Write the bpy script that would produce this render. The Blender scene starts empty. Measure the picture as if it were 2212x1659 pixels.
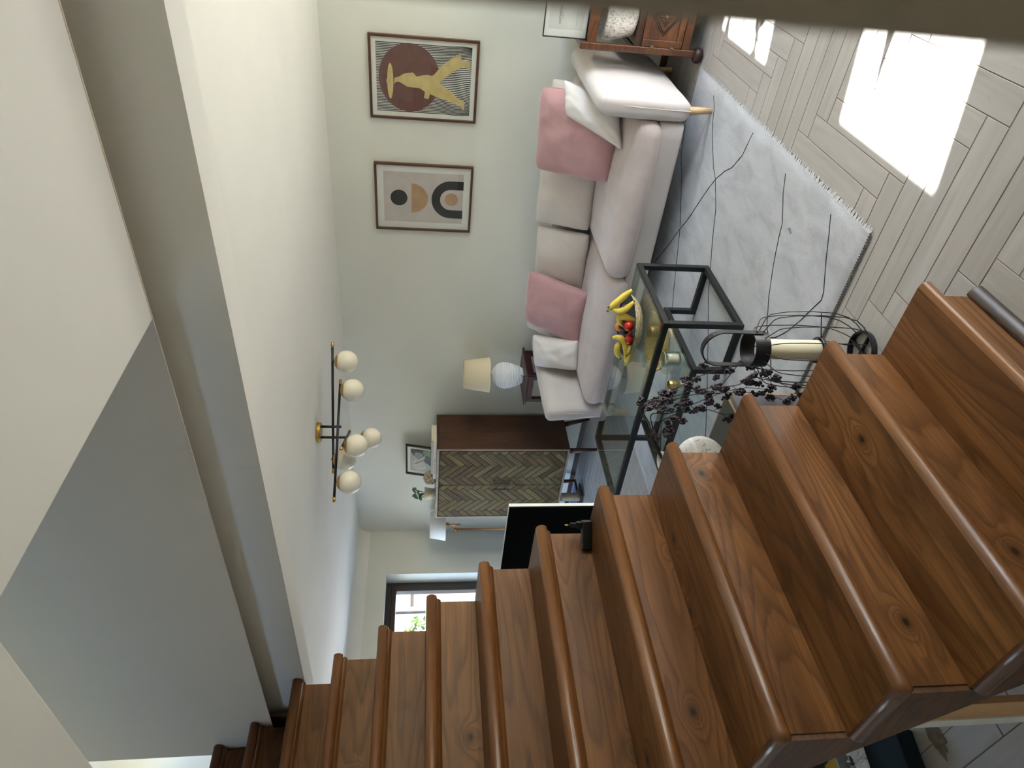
import bpy, bmesh, math, random
from mathutils import Vector, Matrix, noise
random.seed(7)
SC = bpy.context.scene
COL = SC.collection

# ------------------------------------------------------------------ camera
F_PX, YAW, PITCH, ROLL = 1470.87, 0.697675, 0.128451, -0.013963
CAM = Vector((0.0, 0.0, 1.6384))
def cam_axes():
    cy, sy, cp, sp, cr, sr = math.cos(YAW), math.sin(YAW), math.cos(PITCH), math.sin(PITCH), math.cos(ROLL), math.sin(ROLL)
    f = Vector((-sy, cy, 0)); r = Vector((cy, sy, 0)); d = Vector((0, 0, -1))
    f2 = cp*f + sp*d; d2 = cp*d - sp*f
    return cr*r + sr*d2, cr*d2 - sr*r, f2
R_AX, D_AX, F_AX = cam_axes()
cam = bpy.data.cameras.new('camera')
cam.sensor_fit = 'HORIZONTAL'; cam.sensor_width = 36.0
cam.lens = F_PX/2212*36
cam.clip_start = 0.02; cam.clip_end = 100
cam.dof.use_dof = True; cam.dof.focus_distance = 3.2; cam.dof.aperture_fstop = 7.5
co = bpy.data.objects.new('camera', cam); COL.objects.link(co)
# the photograph was taken with the camera turned a quarter turn: picture right = down in the room
M3 = Matrix((D_AX, R_AX, -F_AX)).transposed()
co.matrix_world = Matrix.Translation(CAM) @ M3.to_4x4()
SC.camera = co

# ------------------------------------------------------------------ world, sun, exposure
SUN_DIR = Vector((-1.0, -0.24, -math.tan(math.radians(40))*1.0284)).normalized()   # travel direction
W = bpy.data.worlds.new('world'); SC.world = W; W.use_nodes = True
nt = W.node_tree; nt.nodes.clear()
sky = nt.nodes.new('ShaderNodeTexSky'); sky.sky_type = 'NISHITA'; sky.sun_disc = False
sky.sun_elevation = math.radians(40); sky.sun_rotation = math.radians(90 - 13.5)
bg = nt.nodes.new('ShaderNodeBackground'); bg.inputs['Strength'].default_value = 1.55
wo = nt.nodes.new('ShaderNodeOutputWorld')
nt.links.new(sky.outputs[0], bg.inputs[0]); nt.links.new(bg.outputs[0], wo.inputs[0])
sun = bpy.data.lights.new('sun', 'SUN'); sun.energy = 62.0; sun.angle = math.radians(0.6); sun.color = (0.99, 0.985, 0.98)
so = bpy.data.objects.new('sun', sun); COL.objects.link(so)
so.rotation_euler = SUN_DIR.to_track_quat('-Z', 'Y').to_euler(); so.location = (6, 3, 6)
def portal(name, loc, size, normal):
    l = bpy.data.lights.new(name, 'AREA'); l.shape = 'RECTANGLE'; l.size, l.size_y = size
    l.cycles.is_portal = True
    o = bpy.data.objects.new(name, l); COL.objects.link(o)
    o.location = loc; o.rotation_euler = Vector(normal).to_track_quat('-Z', 'Y').to_euler()
portal('daylight_portal', (1.75, 2.905, 1.15), (0.72, 2.26), (-1, 0, 0))
portal('daylight_portal', (1.75, 4.373, 1.15), (0.71, 2.26), (-1, 0, 0))
portal('daylight_portal', (-6.62, 3.235, 1.06), (2.28, 1.94), (1, 0, 0))
portal('daylight_portal', (-6.62, -0.4, 1.45), (1.0, 1.1), (1, 0, 0))
portal('daylight_portal', (-4.3, 2.66, 3.425), (1.0, 0.35), (0, -1, 0))
vs = SC.view_settings
vs.view_transform = 'Standard'; vs.look = 'None'; vs.gamma = 1.0; vs.use_curve_mapping = False
vs.exposure = 0.58
SC.cycles.use_denoising = True
SC.cycles.max_bounces = 12; SC.cycles.diffuse_bounces = 7; SC.cycles.glossy_bounces = 5
SC.cycles.transmission_bounces = 8; SC.cycles.transparent_max_bounces = 16
SC.cycles.sample_clamp_indirect = 6.0; SC.cycles.caustics_reflective = False; SC.cycles.caustics_refractive = False

# ------------------------------------------------------------------ materials
def srgb(r, g, b):
    f = lambda c: (c/255/12.92) if c/255 <= 0.04045 else ((c/255+0.055)/1.055)**2.4
    return (f(r), f(g), f(b), 1.0)
class NT:
    """small node-building helper"""
    def __init__(s, name):
        s.m = bpy.data.materials.new(name); s.m.use_nodes = True
        s.t = s.m.node_tree; s.t.nodes.clear()
        s.out = s.n('ShaderNodeOutputMaterial'); s.b = s.n('ShaderNodeBsdfPrincipled')
        s.l(s.b.outputs[0], s.out.inputs[0])
    def n(s, t, **kw):
        x = s.t.nodes.new(t)
        for k, v in kw.items(): setattr(x, k, v)
        return x
    def l(s, a, b): s.t.links.new(a, b)
    def setb(s, **kw):
        for k, v in kw.items(): s.b.inputs[k].default_value = v
    def coord(s, scale=(1, 1, 1), rot=(0, 0, 0), rnd=True):
        tc = s.n('ShaderNodeTexCoord'); mp = s.n('ShaderNodeMapping')
        mp.inputs['Scale'].default_value = scale; mp.inputs['Rotation'].default_value = rot
        if rnd:
            oi = s.n('ShaderNodeObjectInfo'); mu = s.n('ShaderNodeMath', operation='MULTIPLY'); mu.inputs[1].default_value = 37.0
            s.l(oi.outputs['Random'], mu.inputs[0])
            ad = s.n('ShaderNodeVectorMath', operation='ADD')
            s.l(tc.outputs['Object'], ad.inputs[0]); s.l(mu.outputs[0], ad.inputs[1]); s.l(ad.outputs[0], mp.inputs[0])
        else: s.l(tc.outputs['Object'], mp.inputs[0])
        return mp.outputs[0]
    def noise(s, vec, scale, detail=4, rough=0.55, dist=0.0):
        x = s.n('ShaderNodeTexNoise'); x.inputs['Scale'].default_value = scale; x.inputs['Detail'].default_value = detail
        x.inputs['Roughness'].default_value = rough; x.inputs['Distortion'].default_value = dist
        if vec is not None: s.l(vec, x.inputs['Vector'])
        return x.outputs['Fac']
    def ramp(s, fac, stops):
        x = s.n('ShaderNodeValToRGB'); e = x.color_ramp.elements
        while len(e) < len(stops): e.new(0.5)
        for k, (p, c) in enumerate(stops):
            e[k].position = p; e[k].color = c if len(c) == 4 else (*c, 1)
        s.l(fac, x.inputs[0]); return x.outputs[0]
    def mix(s, fac, a, b, mode='MIX'):
        x = s.n('ShaderNodeMix', data_type='RGBA', blend_type=mode)
        if isinstance(fac, (int, float)): x.inputs[0].default_value = fac
        else: s.l(fac, x.inputs[0])
        for i, v in ((6, a), (7, b)):
            if isinstance(v, (tuple, list)): x.inputs[i].default_value = v
            else: s.l(v, x.inputs[i])
        return x.outputs[2]
    def math(s, op, a, b=None, clamp=False):
        x = s.n('ShaderNodeMath', operation=op); x.use_clamp = clamp
        for i, v in ((0, a), (1, b)):
            if v is None: continue
            if isinstance(v, (int, float)): x.inputs[i].default_value = v
            else: s.l(v, x.inputs[i])
        return x.outputs[0]
    def bump(s, h, strength=0.2, dist=0.01):
        x = s.n('ShaderNodeBump'); x.inputs['Strength'].default_value = strength; x.inputs['Distance'].default_value = dist
        s.l(h, x.inputs['Height']); s.l(x.outputs[0], s.b.inputs['Normal'])
    def col(s, c): s.l(c, s.b.inputs['Base Color'])

def plain(name, rgb, rough=0.5, metal=0.0, var=0.06, scale=8, bump=0.0, spec=0.5, sheen=0.0):
    m = NT(name); v = m.coord()
    c = srgb(*rgb); f = m.noise(v, scale, 5)
    lo = tuple(x*(1-var) for x in c[:3])+(1,); hi = tuple(min(1, x*(1+var)) for x in c[:3])+(1,)
    m.col(m.ramp(f, [(0.3, lo), (0.7, hi)]))
    m.setb(Roughness=rough, Metallic=metal); m.b.inputs['Specular IOR Level'].default_value = spec
    if sheen: m.b.inputs['Sheen Weight'].default_value = sheen
    if bump: m.bump(m.noise(v, scale*6, 3), bump, 0.004)
    return m.m

def fabric(name, rgb, var=0.10, weave=420, bump=0.25, sheen=0.25, blotch=5):
    m = NT(name); v = m.coord()
    c = srgb(*rgb)
    f = m.noise(v, blotch, 5, 0.6, 0.6)
    base = m.ramp(f, [(0.3, tuple(x*(1-var) for x in c[:3])+(1,)), (0.7, tuple(min(1, x*(1+var*0.8)) for x in c[:3])+(1,))])
    w = m.noise(v, weave, 2)
    m.col(m.mix(0.25, base, m.mix(w, (0.55, 0.55, 0.55, 1), (1.3, 1.3, 1.3, 1)), 'MULTIPLY'))
    m.setb(Roughness=0.9); m.b.inputs['Sheen Weight'].default_value = sheen; m.b.inputs['Sheen Roughness'].default_value = 0.4
    m.b.inputs['Specular IOR Level'].default_value = 0.2
    m.bump(m.math('ADD', w, m.math('MULTIPLY', m.noise(v, 24, 3), 0.8)), bump, 0.003)
    return m.m

def wood(name, dark, mid, light, axis='Y', rough=0.35, ring=26.0, knots=True, blot=0.5, coat=0.0, fine=1.0, bump=0.08, spec=0.5):
    """plank wood: growth rings drawn out along one axis with dark late wood, fibres, round knots, uneven stain"""
    m = NT(name)
    rot = {'Y': (0, 0, 0), 'X': (0, 0, math.radians(90)), 'Z': (math.radians(90), 0, 0)}[axis]
    tc = m.coord((1, 1, 1), rot)
    def sc(v, s):
        mp = m.n('ShaderNodeMapping'); mp.inputs['Scale'].default_value = s; m.l(v, mp.inputs[0]); return mp.outputs[0]
    warp = m.math('ADD', m.noise(sc(tc, (4.2, 0.50, 4.2)), 1.0, 2, 0.4), m.math('MULTIPLY', m.noise(sc(tc, (16, 1.6, 16)), 1.0, 2, 0.5), 0.07))
    if knots:
        sx = m.n('ShaderNodeSeparateXYZ'); m.l(tc, sx.inputs[0]); cx = m.n('ShaderNodeCombineXYZ')
        m.l(m.math('ADD', sx.outputs[0], sx.outputs[2]), cx.inputs[0]); m.l(m.math('MULTIPLY', sx.outputs[1], 0.72), cx.inputs[1])
        vo = m.n('ShaderNodeTexVoronoi', voronoi_dimensions='2D'); vo.inputs['Scale'].default_value = 3.3; m.l(cx.outputs[0], vo.inputs['Vector'])
        gate = m.ramp(m.math('MULTIPLY', vo.outputs['Color'], 1.0), [(0.40, (0, 0, 0)), (0.42, (1, 1, 1))])
        kd = vo.outputs['Distance']
        warp = m.math('ADD', warp, m.math('MULTIPLY', m.math('MULTIPLY', m.math('MAXIMUM', m.math('SUBTRACT', m.math('DIVIDE', 0.006, m.math('ADD', m.math('POWER', kd, 1.6), 0.008)), 0.06), 0.0), gate), 0.45))
    r = m.math('FRACT', m.math('MULTIPLY', warp, ring))
    late = m.ramp(r, [(0.0, (0, 0, 0)), (0.45, (0.12,)*3), (0.86, (1, 1, 1)), (1.0, (0.0,)*3)])
    fib = m.noise(sc(tc, (190*fine, 4.0, 190*fine)), 1.0, 4, 0.6)
    tone = m.noise(sc(tc, (7, 0.9, 7)), 1.0, 3, 0.5)
    stain = m.noise(sc(tc, (6, 2.0, 6)), 1.0, 5, 0.65, 0.8)
    c = m.ramp(m.math('ADD', m.math('MULTIPLY', tone, 0.65), m.math('MULTIPLY', fib, 0.35)), [(0.30, srgb(*[(x+y)/2 for x, y in zip(dark, mid)])), (0.5, srgb(*mid)), (0.68, srgb(*light))])
    c = m.mix(m.math('MULTIPLY', late, 0.55), c, srgb(*dark))
    c = m.mix(m.math('MULTIPLY', m.ramp(stain, [(0.50, (0, 0, 0)), (0.68, (1, 1, 1))]), blot), c, srgb(*[x*0.60+6 for x in dark]))
    if knots:
        ring_k = m.ramp(kd, [(0.018, (0.95,)*3), (0.030, (0.55,)*3), (0.062, (0.16,)*3), (0.11, (0, 0, 0))])
        c = m.mix(m.math('MULTIPLY', ring_k, gate), c, srgb(*[x*0.45 for x in dark]))
    m.col(c); m.setb(Roughness=rough); m.b.inputs['Specular IOR Level'].default_value = spec
    if coat: m.b.inputs['Coat Weight'].default_value = coat; m.b.inputs['Coat Roughness'].default_value = 0.25
    m.bump(m.math('ADD', fib, late), bump, 0.0012)
    return m.m

def glass(name, tint=(1, 1, 1), refl=1.0, rough=0.0):
    """thin pane: see-through with Fresnel reflection"""
    m = NT(name); m.t.nodes.remove(m.b)
    tr = m.n('ShaderNodeBsdfTransparent'); tr.inputs[0].default_value = (*tint, 1)
    gl = m.n('ShaderNodeBsdfGlossy'); gl.inputs['Roughness'].default_value = rough
    fr = m.n('ShaderNodeFresnel'); ge = m.n('ShaderNodeNewGeometry')     # same reflectance from either side of the sheet
    m.l(m.math('SUBTRACT', 1.5, m.math('MULTIPLY', ge.outputs['Backfacing'], 1.5-1/1.5)), fr.inputs[0])
    mx = m.n('ShaderNodeMixShader'); m.l(m.math('MULTIPLY', fr.outputs[0], refl), mx.inputs[0])
    m.l(tr.outputs[0], mx.inputs[1]); m.l(gl.outputs[0], mx.inputs[2]); m.l(mx.outputs[0], m.out.inputs[0])
    return m.m

def paint(name, rgb, rough=0.9):
    m = NT(name); v = m.coord(rnd=False)
    c = srgb(*rgb)
    f = m.noise(v, 1.6, 4)
    m.col(m.ramp(f, [(0.3, tuple(x*0.97 for x in c[:3])+(1,)), (0.7, tuple(min(1, x*1.02) for x in c[:3])+(1,))]))
    m.setb(Roughness=rough); m.b.inputs['Specular IOR Level'].default_value = 0.3
    m.bump(m.math('ADD', m.noise(v, 260, 2), m.noise(v, 9, 2)), 0.05, 0.002)
    return m.m

M = {}
M['wall'] = paint('wall_paint', (220, 221, 214))
M['ceil'] = paint('ceiling_paint', (236, 234, 228))
M['upper'] = paint('stair_wall_paint', (224, 212, 194))
M['stair'] = wood('stained_pine', (66, 38, 19), (116, 76, 42), (148, 103, 62), 'Y', 0.40, 24, True, 0.45, 0.0, 1.0, 0.1, 0.22)
M['nose'] = wood('stained_pine_nosing', (88, 54, 28), (114, 74, 41), (138, 94, 56), 'Y', 0.28, 5, False, 0.25, 0.0, 0.6, 0.0, 0.5)
M['string'] = wood('stained_pine_string', (72, 48, 32), (104, 73, 50), (128, 94, 66), 'X', 0.5, 22, True, 0.5)
M['pale'] = wood('raw_pine', (196, 150, 104), (216, 174, 128), (228, 190, 148), 'Z', 0.6, 18, True, 0.1)
M['white'] = plain('white_paint', (232, 230, 226), 0.5)
M['black'] = plain('black_metal', (24, 25, 28), 0.45, 0.0, 0.12)
M['blackgloss'] = plain('black_plastic', (16, 17, 19), 0.35, 0.0, 0.1)
M['brass'] = plain('brushed_brass', (196, 160, 92), 0.32, 1.0, 0.1, 40)
M['copper'] = plain('warm_brass', (176, 122, 74), 0.3, 1.0, 0.1, 40)
M['gold'] = plain('gold_metal', (214, 182, 112), 0.35, 0.65, 0.06, 60)
M['opal'] = plain('opal_glass', (238, 234, 222), 0.25, 0.0, 0.02)
M['sofa'] = fabric('sofa_linen', (198, 191, 189), 0.04)
M['seat'] = fabric('sofa_velvet', (204, 190, 187), 0.10, 300, 0.2, 0.5)
M['beige'] = fabric('beige_velvet', (222, 212, 205), 0.06, 300, 0.2, 0.4)
M['pink'] = fabric('dusty_pink_velvet', (192, 150, 152), 0.12, 300, 0.25, 0.5)
M['whitec'] = fabric('white_linen', (232, 226, 224), 0.03)
M['leg'] = wood('pale_oak', (172, 134, 92), (200, 166, 122), (214, 184, 142), 'Z', 0.5, 14, False, 0.1)
M['glass'] = glass('clear_glass', (0.97, 0.985, 0.98))
M['pane'] = glass('window_glass', (0.98, 0.99, 0.99), 0.6)
M['tglass'] = glass('table_glass', (0.86, 0.93, 0.90), 1.3)
M['glassedge'] = plain('glass_edge', (70, 104, 92), 0.15)
M['walnut'] = wood('walnut_veneer', (48, 30, 20), (74, 46, 30), (96, 62, 40), 'Z', 0.4, 30, False, 0.4)
M['mango'] = wood('weathered_mango', (64, 54, 33), (98, 84, 52), (124, 110, 72), 'X', 0.6, 20, False, 0.25, 0.0, 1.0, 0.08, 0.12)
M['mahog'] = wood('dark_mahogany', (40, 18, 16), (66, 30, 26), (88, 44, 36), 'Z', 0.35, 24, False, 0.3)
M['oak'] = wood('antique_oak', (48, 26, 13), (92, 53, 28), (126, 78, 42), 'X', 0.35, 26, False, 0.35, 0.3)
M['oakdark'] = wood('antique_oak_dark', (36, 22, 15), (60, 37, 25), (84, 53, 36), 'X', 0.35, 20, False, 0.3, 0.3)
M['paper'] = plain('white_paper', (236, 233, 228), 0.6, 0, 0.02)
M['framewood'] = wood('walnut_frame', (56, 34, 24), (86, 56, 40), (110, 74, 54), 'Z', 0.4, 20, False, 0.2)
M['ceramic'] = plain('white_ceramic', (230, 232, 236), 0.35, 0, 0.02)

# ------------------------------------------------------------------ geometry helpers
ORG = {}
class MB:
    def __init__(s): s.v = []; s.f = []
    def add(s, vs, fs):
        b = len(s.v); s.v += [tuple(x) for x in vs]; s.f += [tuple(i+b for i in f) for f in fs]; return s
    def box(s, x0, x1, y0, y1, z0, z1, rot=None, piv=None):
        vs = [Vector((x, y, z)) for z in (z0, z1) for y in (y0, y1) for x in (x0, x1)]
        if rot is not None:
            p = Vector(piv if piv is not None else ((x0+x1)/2, (y0+y1)/2, (z0+z1)/2)); vs = [rot @ (q-p) + p for q in vs]
        return s.add(vs, [(0, 2, 3, 1), (4, 5, 7, 6), (0, 1, 5, 4), (2, 6, 7, 3), (0, 4, 6, 2), (1, 3, 7, 5)])
    def bar(s, a, b, w, h=None, up=(0, 0, 1)):
        """square bar from a to b"""
        a, b = Vector(a), Vector(b); h = h or w; d = (b-a).normalized(); u = Vector(up)
        if abs(d.dot(u)) > 0.95: u = Vector((0, 1, 0))
        r = d.cross(u).normalized(); u = r.cross(d)
        vs = [p + r*(i*w/2) + u*(j*h/2) for p in (a, b) for i, j in ((-1, -1), (1, -1), (1, 1), (-1, 1))]
        return s.add(vs, [(0, 1, 2, 3)[::-1], (4, 5, 6, 7), (0, 1, 5, 4), (1, 2, 6, 5), (2, 3, 7, 6), (3, 0, 4, 7)])
    def tube(s, pts, rad, n=8, caps=True, closed=False):
        pts = [Vector(p) for p in pts]; L = len(pts)
        rad = rad if isinstance(rad, (list, tuple)) else [rad]*L
        b = len(s.v); prev = None
        for i, p in enumerate(pts):
            if closed: d = pts[(i+1) % L]-pts[i-1]
            else: d = pts[min(i+1, L-1)]-pts[max(i-1, 0)]
            d.normalize()
            if prev is None:
                u = Vector((0, 0, 1)) if abs(d.z) < 0.9 else Vector((1, 0, 0))
            else: u = prev
            r = d.cross(u).normalized(); u = r.cross(d).normalized(); prev = u
            for k in range(n):
                a = 2*math.pi*k/n; s.v.append(tuple(p + (r*math.cos(a)+u*math.sin(a))*rad[i]))
        for i in range(L if closed else L-1):
            for k in range(n):
                j = (i+1) % L
                s.f.append((b+i*n+k, b+i*n+(k+1) % n, b+j*n+(k+1) % n, b+j*n+k))
        if caps and not closed:
            s.f.append(tuple(b+k for k in range(n))[::-1]); s.f.append(tuple(b+(L-1)*n+k for k in range(n)))
        return s
    def lathe(s, prof, c, n=32, cap0=True, cap1=True, rmod=None):
        b = len(s.v); L = len(prof); cx, cy, cz = c
        for r, z in prof:
            for k in range(n):
                a = 2*math.pi*k/n; rr = r*(rmod(a, z) if rmod else 1)
                s.v.append((cx+rr*math.cos(a), cy+rr*math.sin(a), cz+z))
        for i in range(L-1):
            for k in range(n): s.f.append((b+i*n+k, b+i*n+(k+1) % n, b+(i+1)*n+(k+1) % n, b+(i+1)*n+k))
        if cap0: s.f.append(tuple(b+k for k in range(n))[::-1])
        if cap1: s.f.append(tuple(b+(L-1)*n+k for k in range(n)))
        return s
    def sphere(s, c, r, n=12, m=8, sq=(1, 1, 1), bump=0.0, seed=0):
        c = Vector(c); b = len(s.v)
        for i in range(m+1):
            th = math.pi*i/m
            for k in range(n):
                a = 2*math.pi*k/n; d = Vector((math.sin(th)*math.cos(a), math.sin(th)*math.sin(a), math.cos(th)))
                q = r*(1+bump*noise.noise(d*2.6+Vector((seed, 0, 0))))
                s.v.append(tuple(c+Vector((d.x*q*sq[0], d.y*q*sq[1], d.z*q*sq[2]))))
        for i in range(m):
            for k in range(n): s.f.append((b+i*n+k, b+(i+1)*n+k, b+(i+1)*n+(k+1) % n, b+i*n+(k+1) % n))
        return s
    def prism(s, poly, to3, depth):
        """polygon (2d points) pushed out: to3(a, b, c) gives a point, c runs 0..depth"""
        n = len(poly); b = len(s.v)
        for c in (0, depth):
            for p in poly: s.v.append(tuple(to3(p[0], p[1], c)))
        s.f.append(tuple(b+i for i in range(n))[::-1]); s.f.append(tuple(b+n+i for i in range(n)))
        for i in range(n): s.f.append((b+i, b+(i+1) % n, b+n+(i+1) % n, b+n+i))
        return s
    def grid(s, fn, nu, nv, close=False):
        b = len(s.v)
        for j in range(nv+1):
            for i in range(nu+1): s.v.append(tuple(fn(i/nu, j/nv)))
        for j in range(nv):
            for i in range(nu):
                q = b+j*(nu+1)+i; s.f.append((q, q+1, q+nu+2, q+nu+1))
        return s
    def build(s, name, mat, parent=None, smooth=False, bevel=0, seg=2, kind=None, label=None, subsurf=0, recalc=True, weld=False):
        o0 = ORG.get(parent.name, Vector()) if parent is not None else Vector()
        me = bpy.data.meshes.new(name); me.from_pydata([tuple(Vector(v)-o0) for v in s.v], [], s.f)
        if recalc or weld:
            bm = bmesh.new(); bm.from_mesh(me)
            if weld: bmesh.ops.remove_doubles(bm, verts=bm.verts, dist=1e-5)
            bmesh.ops.recalc_face_normals(bm, faces=bm.faces); bm.to_mesh(me); bm.free()
        me.materials.append(mat)
        o = bpy.data.objects.new(name, me); COL.objects.link(o)
        if parent is not None: o.parent = parent
        ORG[o.name] = o0
        if smooth:
            for p in me.polygons: p.use_smooth = True
        if bevel:
            bv = o.modifiers.new('bevel', 'BEVEL'); bv.width = bevel; bv.segments = seg; bv.limit_method = 'ANGLE'; bv.angle_limit = math.radians(50)
            for p in me.polygons: p.use_smooth = True
            wn = o.modifiers.new('wn', 'WEIGHTED_NORMAL'); wn.keep_sharp = False
        if subsurf:
            ss = o.modifiers.new('sub', 'SUBSURF'); ss.levels = ss.render_levels = subsurf
        if kind: o['kind'] = kind
        if label: o['label'] = label
        return o

def tag(o, label, cat, group=None):
    o['label'] = label; o['category'] = cat
    if group: o['group'] = group
    return o
def thing(name, loc, label, cat, group=None):
    o = bpy.data.objects.new(name, None); o.empty_display_size = 0.05; COL.objects.link(o); o.location = loc
    ORG[o.name] = Vector(loc); return tag(o, label, cat, group)
def struct(name, mb, mat, parent=None, **kw):
    return mb.build(name, mat, parent, kind='structure', **kw) if parent is None else mb.build(name, mat, parent, **kw)
def rz(a): return Matrix.Rotation(math.radians(a), 3, 'Z')

# ------------------------------------------------------------------ the room
YW, XE, XR, YF, ZC = 4.94, -6.36, 1.6, -1.35, 2.345     # picture wall, end wall, right wall, hall wall, ceiling
YG, YO, ZH = 1.515, 1.605, 2.33                        # upper stair wall, beam face, hall ceiling
T = 0.24
def wall_x(name, x0, x1, y0, y1, z0, z1, holes, mat):
    """wall standing on a plane of constant x with rectangular holes (ya, yb, za, zb)"""
    mb = MB(); ys = sorted({y0, y1, *[h[0] for h in holes], *[h[1] for h in holes]}); zs = sorted({z0, z1, *[h[2] for h in holes], *[h[3] for h in holes]})
    for i in range(len(ys)-1):
        for j in range(len(zs)-1):
            ym, zm = (ys[i]+ys[i+1])/2, (zs[j]+zs[j+1])/2
            if any(h[0] < ym < h[1] and h[2] < zm < h[3] for h in holes): continue
            mb.box(x0, x1, ys[i], ys[i+1], zs[j], zs[j+1])
    return struct(name, mb, mat)
wall_back = struct('wall_back', MB().box(XE-T, XR+T, YW, YW+T, -0.1, 2.62), M['wall'])
WIN1 = (2.10, 4.369, 0.10, 2.015); FILL_WIN = (-0.9, 0.1, 0.9, 2.0)  # the hall opening is unseen, added for more daylight
wall_left = wall_x('wall_left', XE-T, XE, YF-T, YW, -0.1, 2.62, [WIN1, FILL_WIN], M['wall'])
DA, DB = (2.545, 3.268, 0.02, 2.278), (4.018, 4.728, 0.02, 2.278)
wall_right = wall_x('wall_right', XR, XR+T, YF-T, YW, -0.1, 4.2, [DA, DB], M['wall'])
wf = MB(); FILL_HOLE = (-3.4, -2.1, 3.35, 3.85)  # unseen upstairs opening, added to brighten the upper stair wall
for q_ in ((XE-T, XR+T, -0.1, FILL_HOLE[2]), (XE-T, FILL_HOLE[0], FILL_HOLE[2], FILL_HOLE[3]), (FILL_HOLE[1], XR+T, FILL_HOLE[2], FILL_HOLE[3]), (XE-T, XR+T, FILL_HOLE[3], 4.2)): wf.box(q_[0], q_[1], YF-T, YF, q_[2], q_[3])
wall_front = struct('wall_front', wf, M['wall'])
portal('daylight_portal', ((FILL_HOLE[0]+FILL_HOLE[1])/2, YF-0.26, (FILL_HOLE[2]+FILL_HOLE[3])/2), (FILL_HOLE[1]-FILL_HOLE[0], FILL_HOLE[3]-FILL_HOLE[2]), (0, 1, 0))
ceiling = struct('ceiling', MB().box(XE, XR, 1.73, YW, ZC, 2.62), M['ceil'])
hall = MB()                                         # hall ceiling with the stairwell opening
OX0, OX1, OY0 = -3.7, -1.071, 0.661
hall.box(OX1, XR, YF, YG, ZH, 2.62); hall.box(OX0, OX1, YF, OY0, ZH, 2.62); hall.box(XE, OX0, YF, YO, ZH, 2.62)
struct('ceiling', hall, M['ceil'], bevel=0.004)
# beam over the far side of the stairs
struct('trim_1', MB().box(XE, XR, YO, 1.735, 2.17, 2.62), M['ceil'])
struct('trim_2', MB().box(XE, XR, YG+0.004, YO, 2.42, 2.62), M['ceil'])
# cove between ceiling and end wall
cv = MB(); R0 = 0.13
cv.grid(lambda u, v: (XE+R0-R0*math.sin(u*math.pi/2), 1.735+v*(YW-1.735), ZC-R0+R0*math.cos(u*math.pi/2)), 8, 1)
cv.grid(lambda u, v: (XE+R0*(1-u), 1.735+v*(YW-1.735), ZC+0.0005) , 1, 1); cv.grid(lambda u, v: (XE-0.0005, 1.735+v*(YW-1.735), ZC-R0*(u)), 1, 1)
struct('trim_3', cv, M['ceil'], smooth=True, recalc=False)
# walls of the upper storey around the stairwell
struct('wall_stair', MB().box(OX0, XR, YG, YG+0.004, ZH, 4.2).box(OX0, XR, YG+0.004, YO, 2.62, 4.2), M['upper'])
struct('wall_landing', MB().box(OX0-0.02, OX0, YO, 2.6, 2.62, 4.2), M['upper'])
wall_x('wall_upper', -5.1, -4.9, YF, 2.6, 2.62, 4.2, [], M['wall'])
up = MB()
for (xa, xb, za, zb) in ((-4.9, -4.8, 2.62, 4.2), (-3.8, -3.72, 2.62, 4.2), (-4.8, -3.8, 2.62, 3.25), (-4.8, -3.8, 3.6, 4.2)): up.box(xa, xb, 2.6, 2.72, za, zb)
struct('wall_far', up, M['wall'])
struct('ceiling', MB().box(-5.1, XR+T, YF-T, 2.72, 4.2, 4.3), M['ceil'])
# near door jamb, close beside the camera
struct('trim_4', MB().box(-0.0226, 0.10, 0.115, 0.16, -0.0, ZH), plain('jamb_paint', (150, 138, 122), 0.6), bevel=0.004)
# skirting
struct('baseboard_back', MB().box(XE, XR, YW-0.016, YW, 0, 0.045), M['walnut'])
struct('baseboard_left', MB().box(XE, XE+0.016, 1.75, YW-0.016, 0, 0.045), M['walnut'])

# --- floor: herringbone wood-look tiles laid on grout
grout = plain('red_brown_grout', (122, 98, 88), 0.9, 0, 0.12, 30)
floor = struct('floor', MB().box(XE, XR, YF, YW, -0.08, -0.0022), grout)
def tile_mat():
    m = NT('limed_wood_tile'); v = m.coord()
    mp = m.n('ShaderNodeMapping'); mp.inputs['Scale'].default_value = (2.2, 26, 1); m.l(v, mp.inputs[0])
    f1 = m.noise(mp.outputs[0], 1.0, 6, 0.6, 0.6); f2 = m.noise(v, 3.0, 4, 0.6, 0.5)
    mp2 = m.n('ShaderNodeMapping'); mp2.inputs['Scale'].default_value = (12, 60, 1); m.l(v, mp2.inputs[0])
    f3 = m.noise(mp2.outputs[0], 1.0, 6, 0.7, 1.4)
    c = m.ramp(f1, [(0.25, srgb(158, 153, 147)), (0.5, srgb(172, 168, 162)), (0.75, srgb(181, 178, 173))])
    c = m.mix(m.ramp(f2, [(0.35, (0.32,)*3), (0.6, (0, 0, 0))]), c, srgb(170, 160, 150))
    c = m.mix(m.ramp(f3, [(0.64, (0, 0, 0)), (0.74, (0.55,)*3)]), c, srgb(126, 115, 106))
    oi = m.n('ShaderNodeObjectInfo'); br = m.math('ADD', 0.93, m.math('MULTIPLY', oi.outputs['Random'], 0.11))
    cc = m.n('ShaderNodeCombineColor'); [m.l(br, cc.inputs[i]) for i in range(3)]
    m.col(m.mix(1.0, c, cc.outputs[0], 'MULTIPLY')); m.setb(Roughness=0.45)
    m.bump(m.math('ADD', f1, f3), 0.12, 0.002)
    return m.m
M['tile'] = tile_mat()
PW = 0.1012; PL = PW*6; GAP = 0.0032; K0 = Vector((-0.645, 3.127))
pb = MB()
w2, l2, bz = (PW-GAP)/2, (PL-GAP)/2, 0.0012
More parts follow.
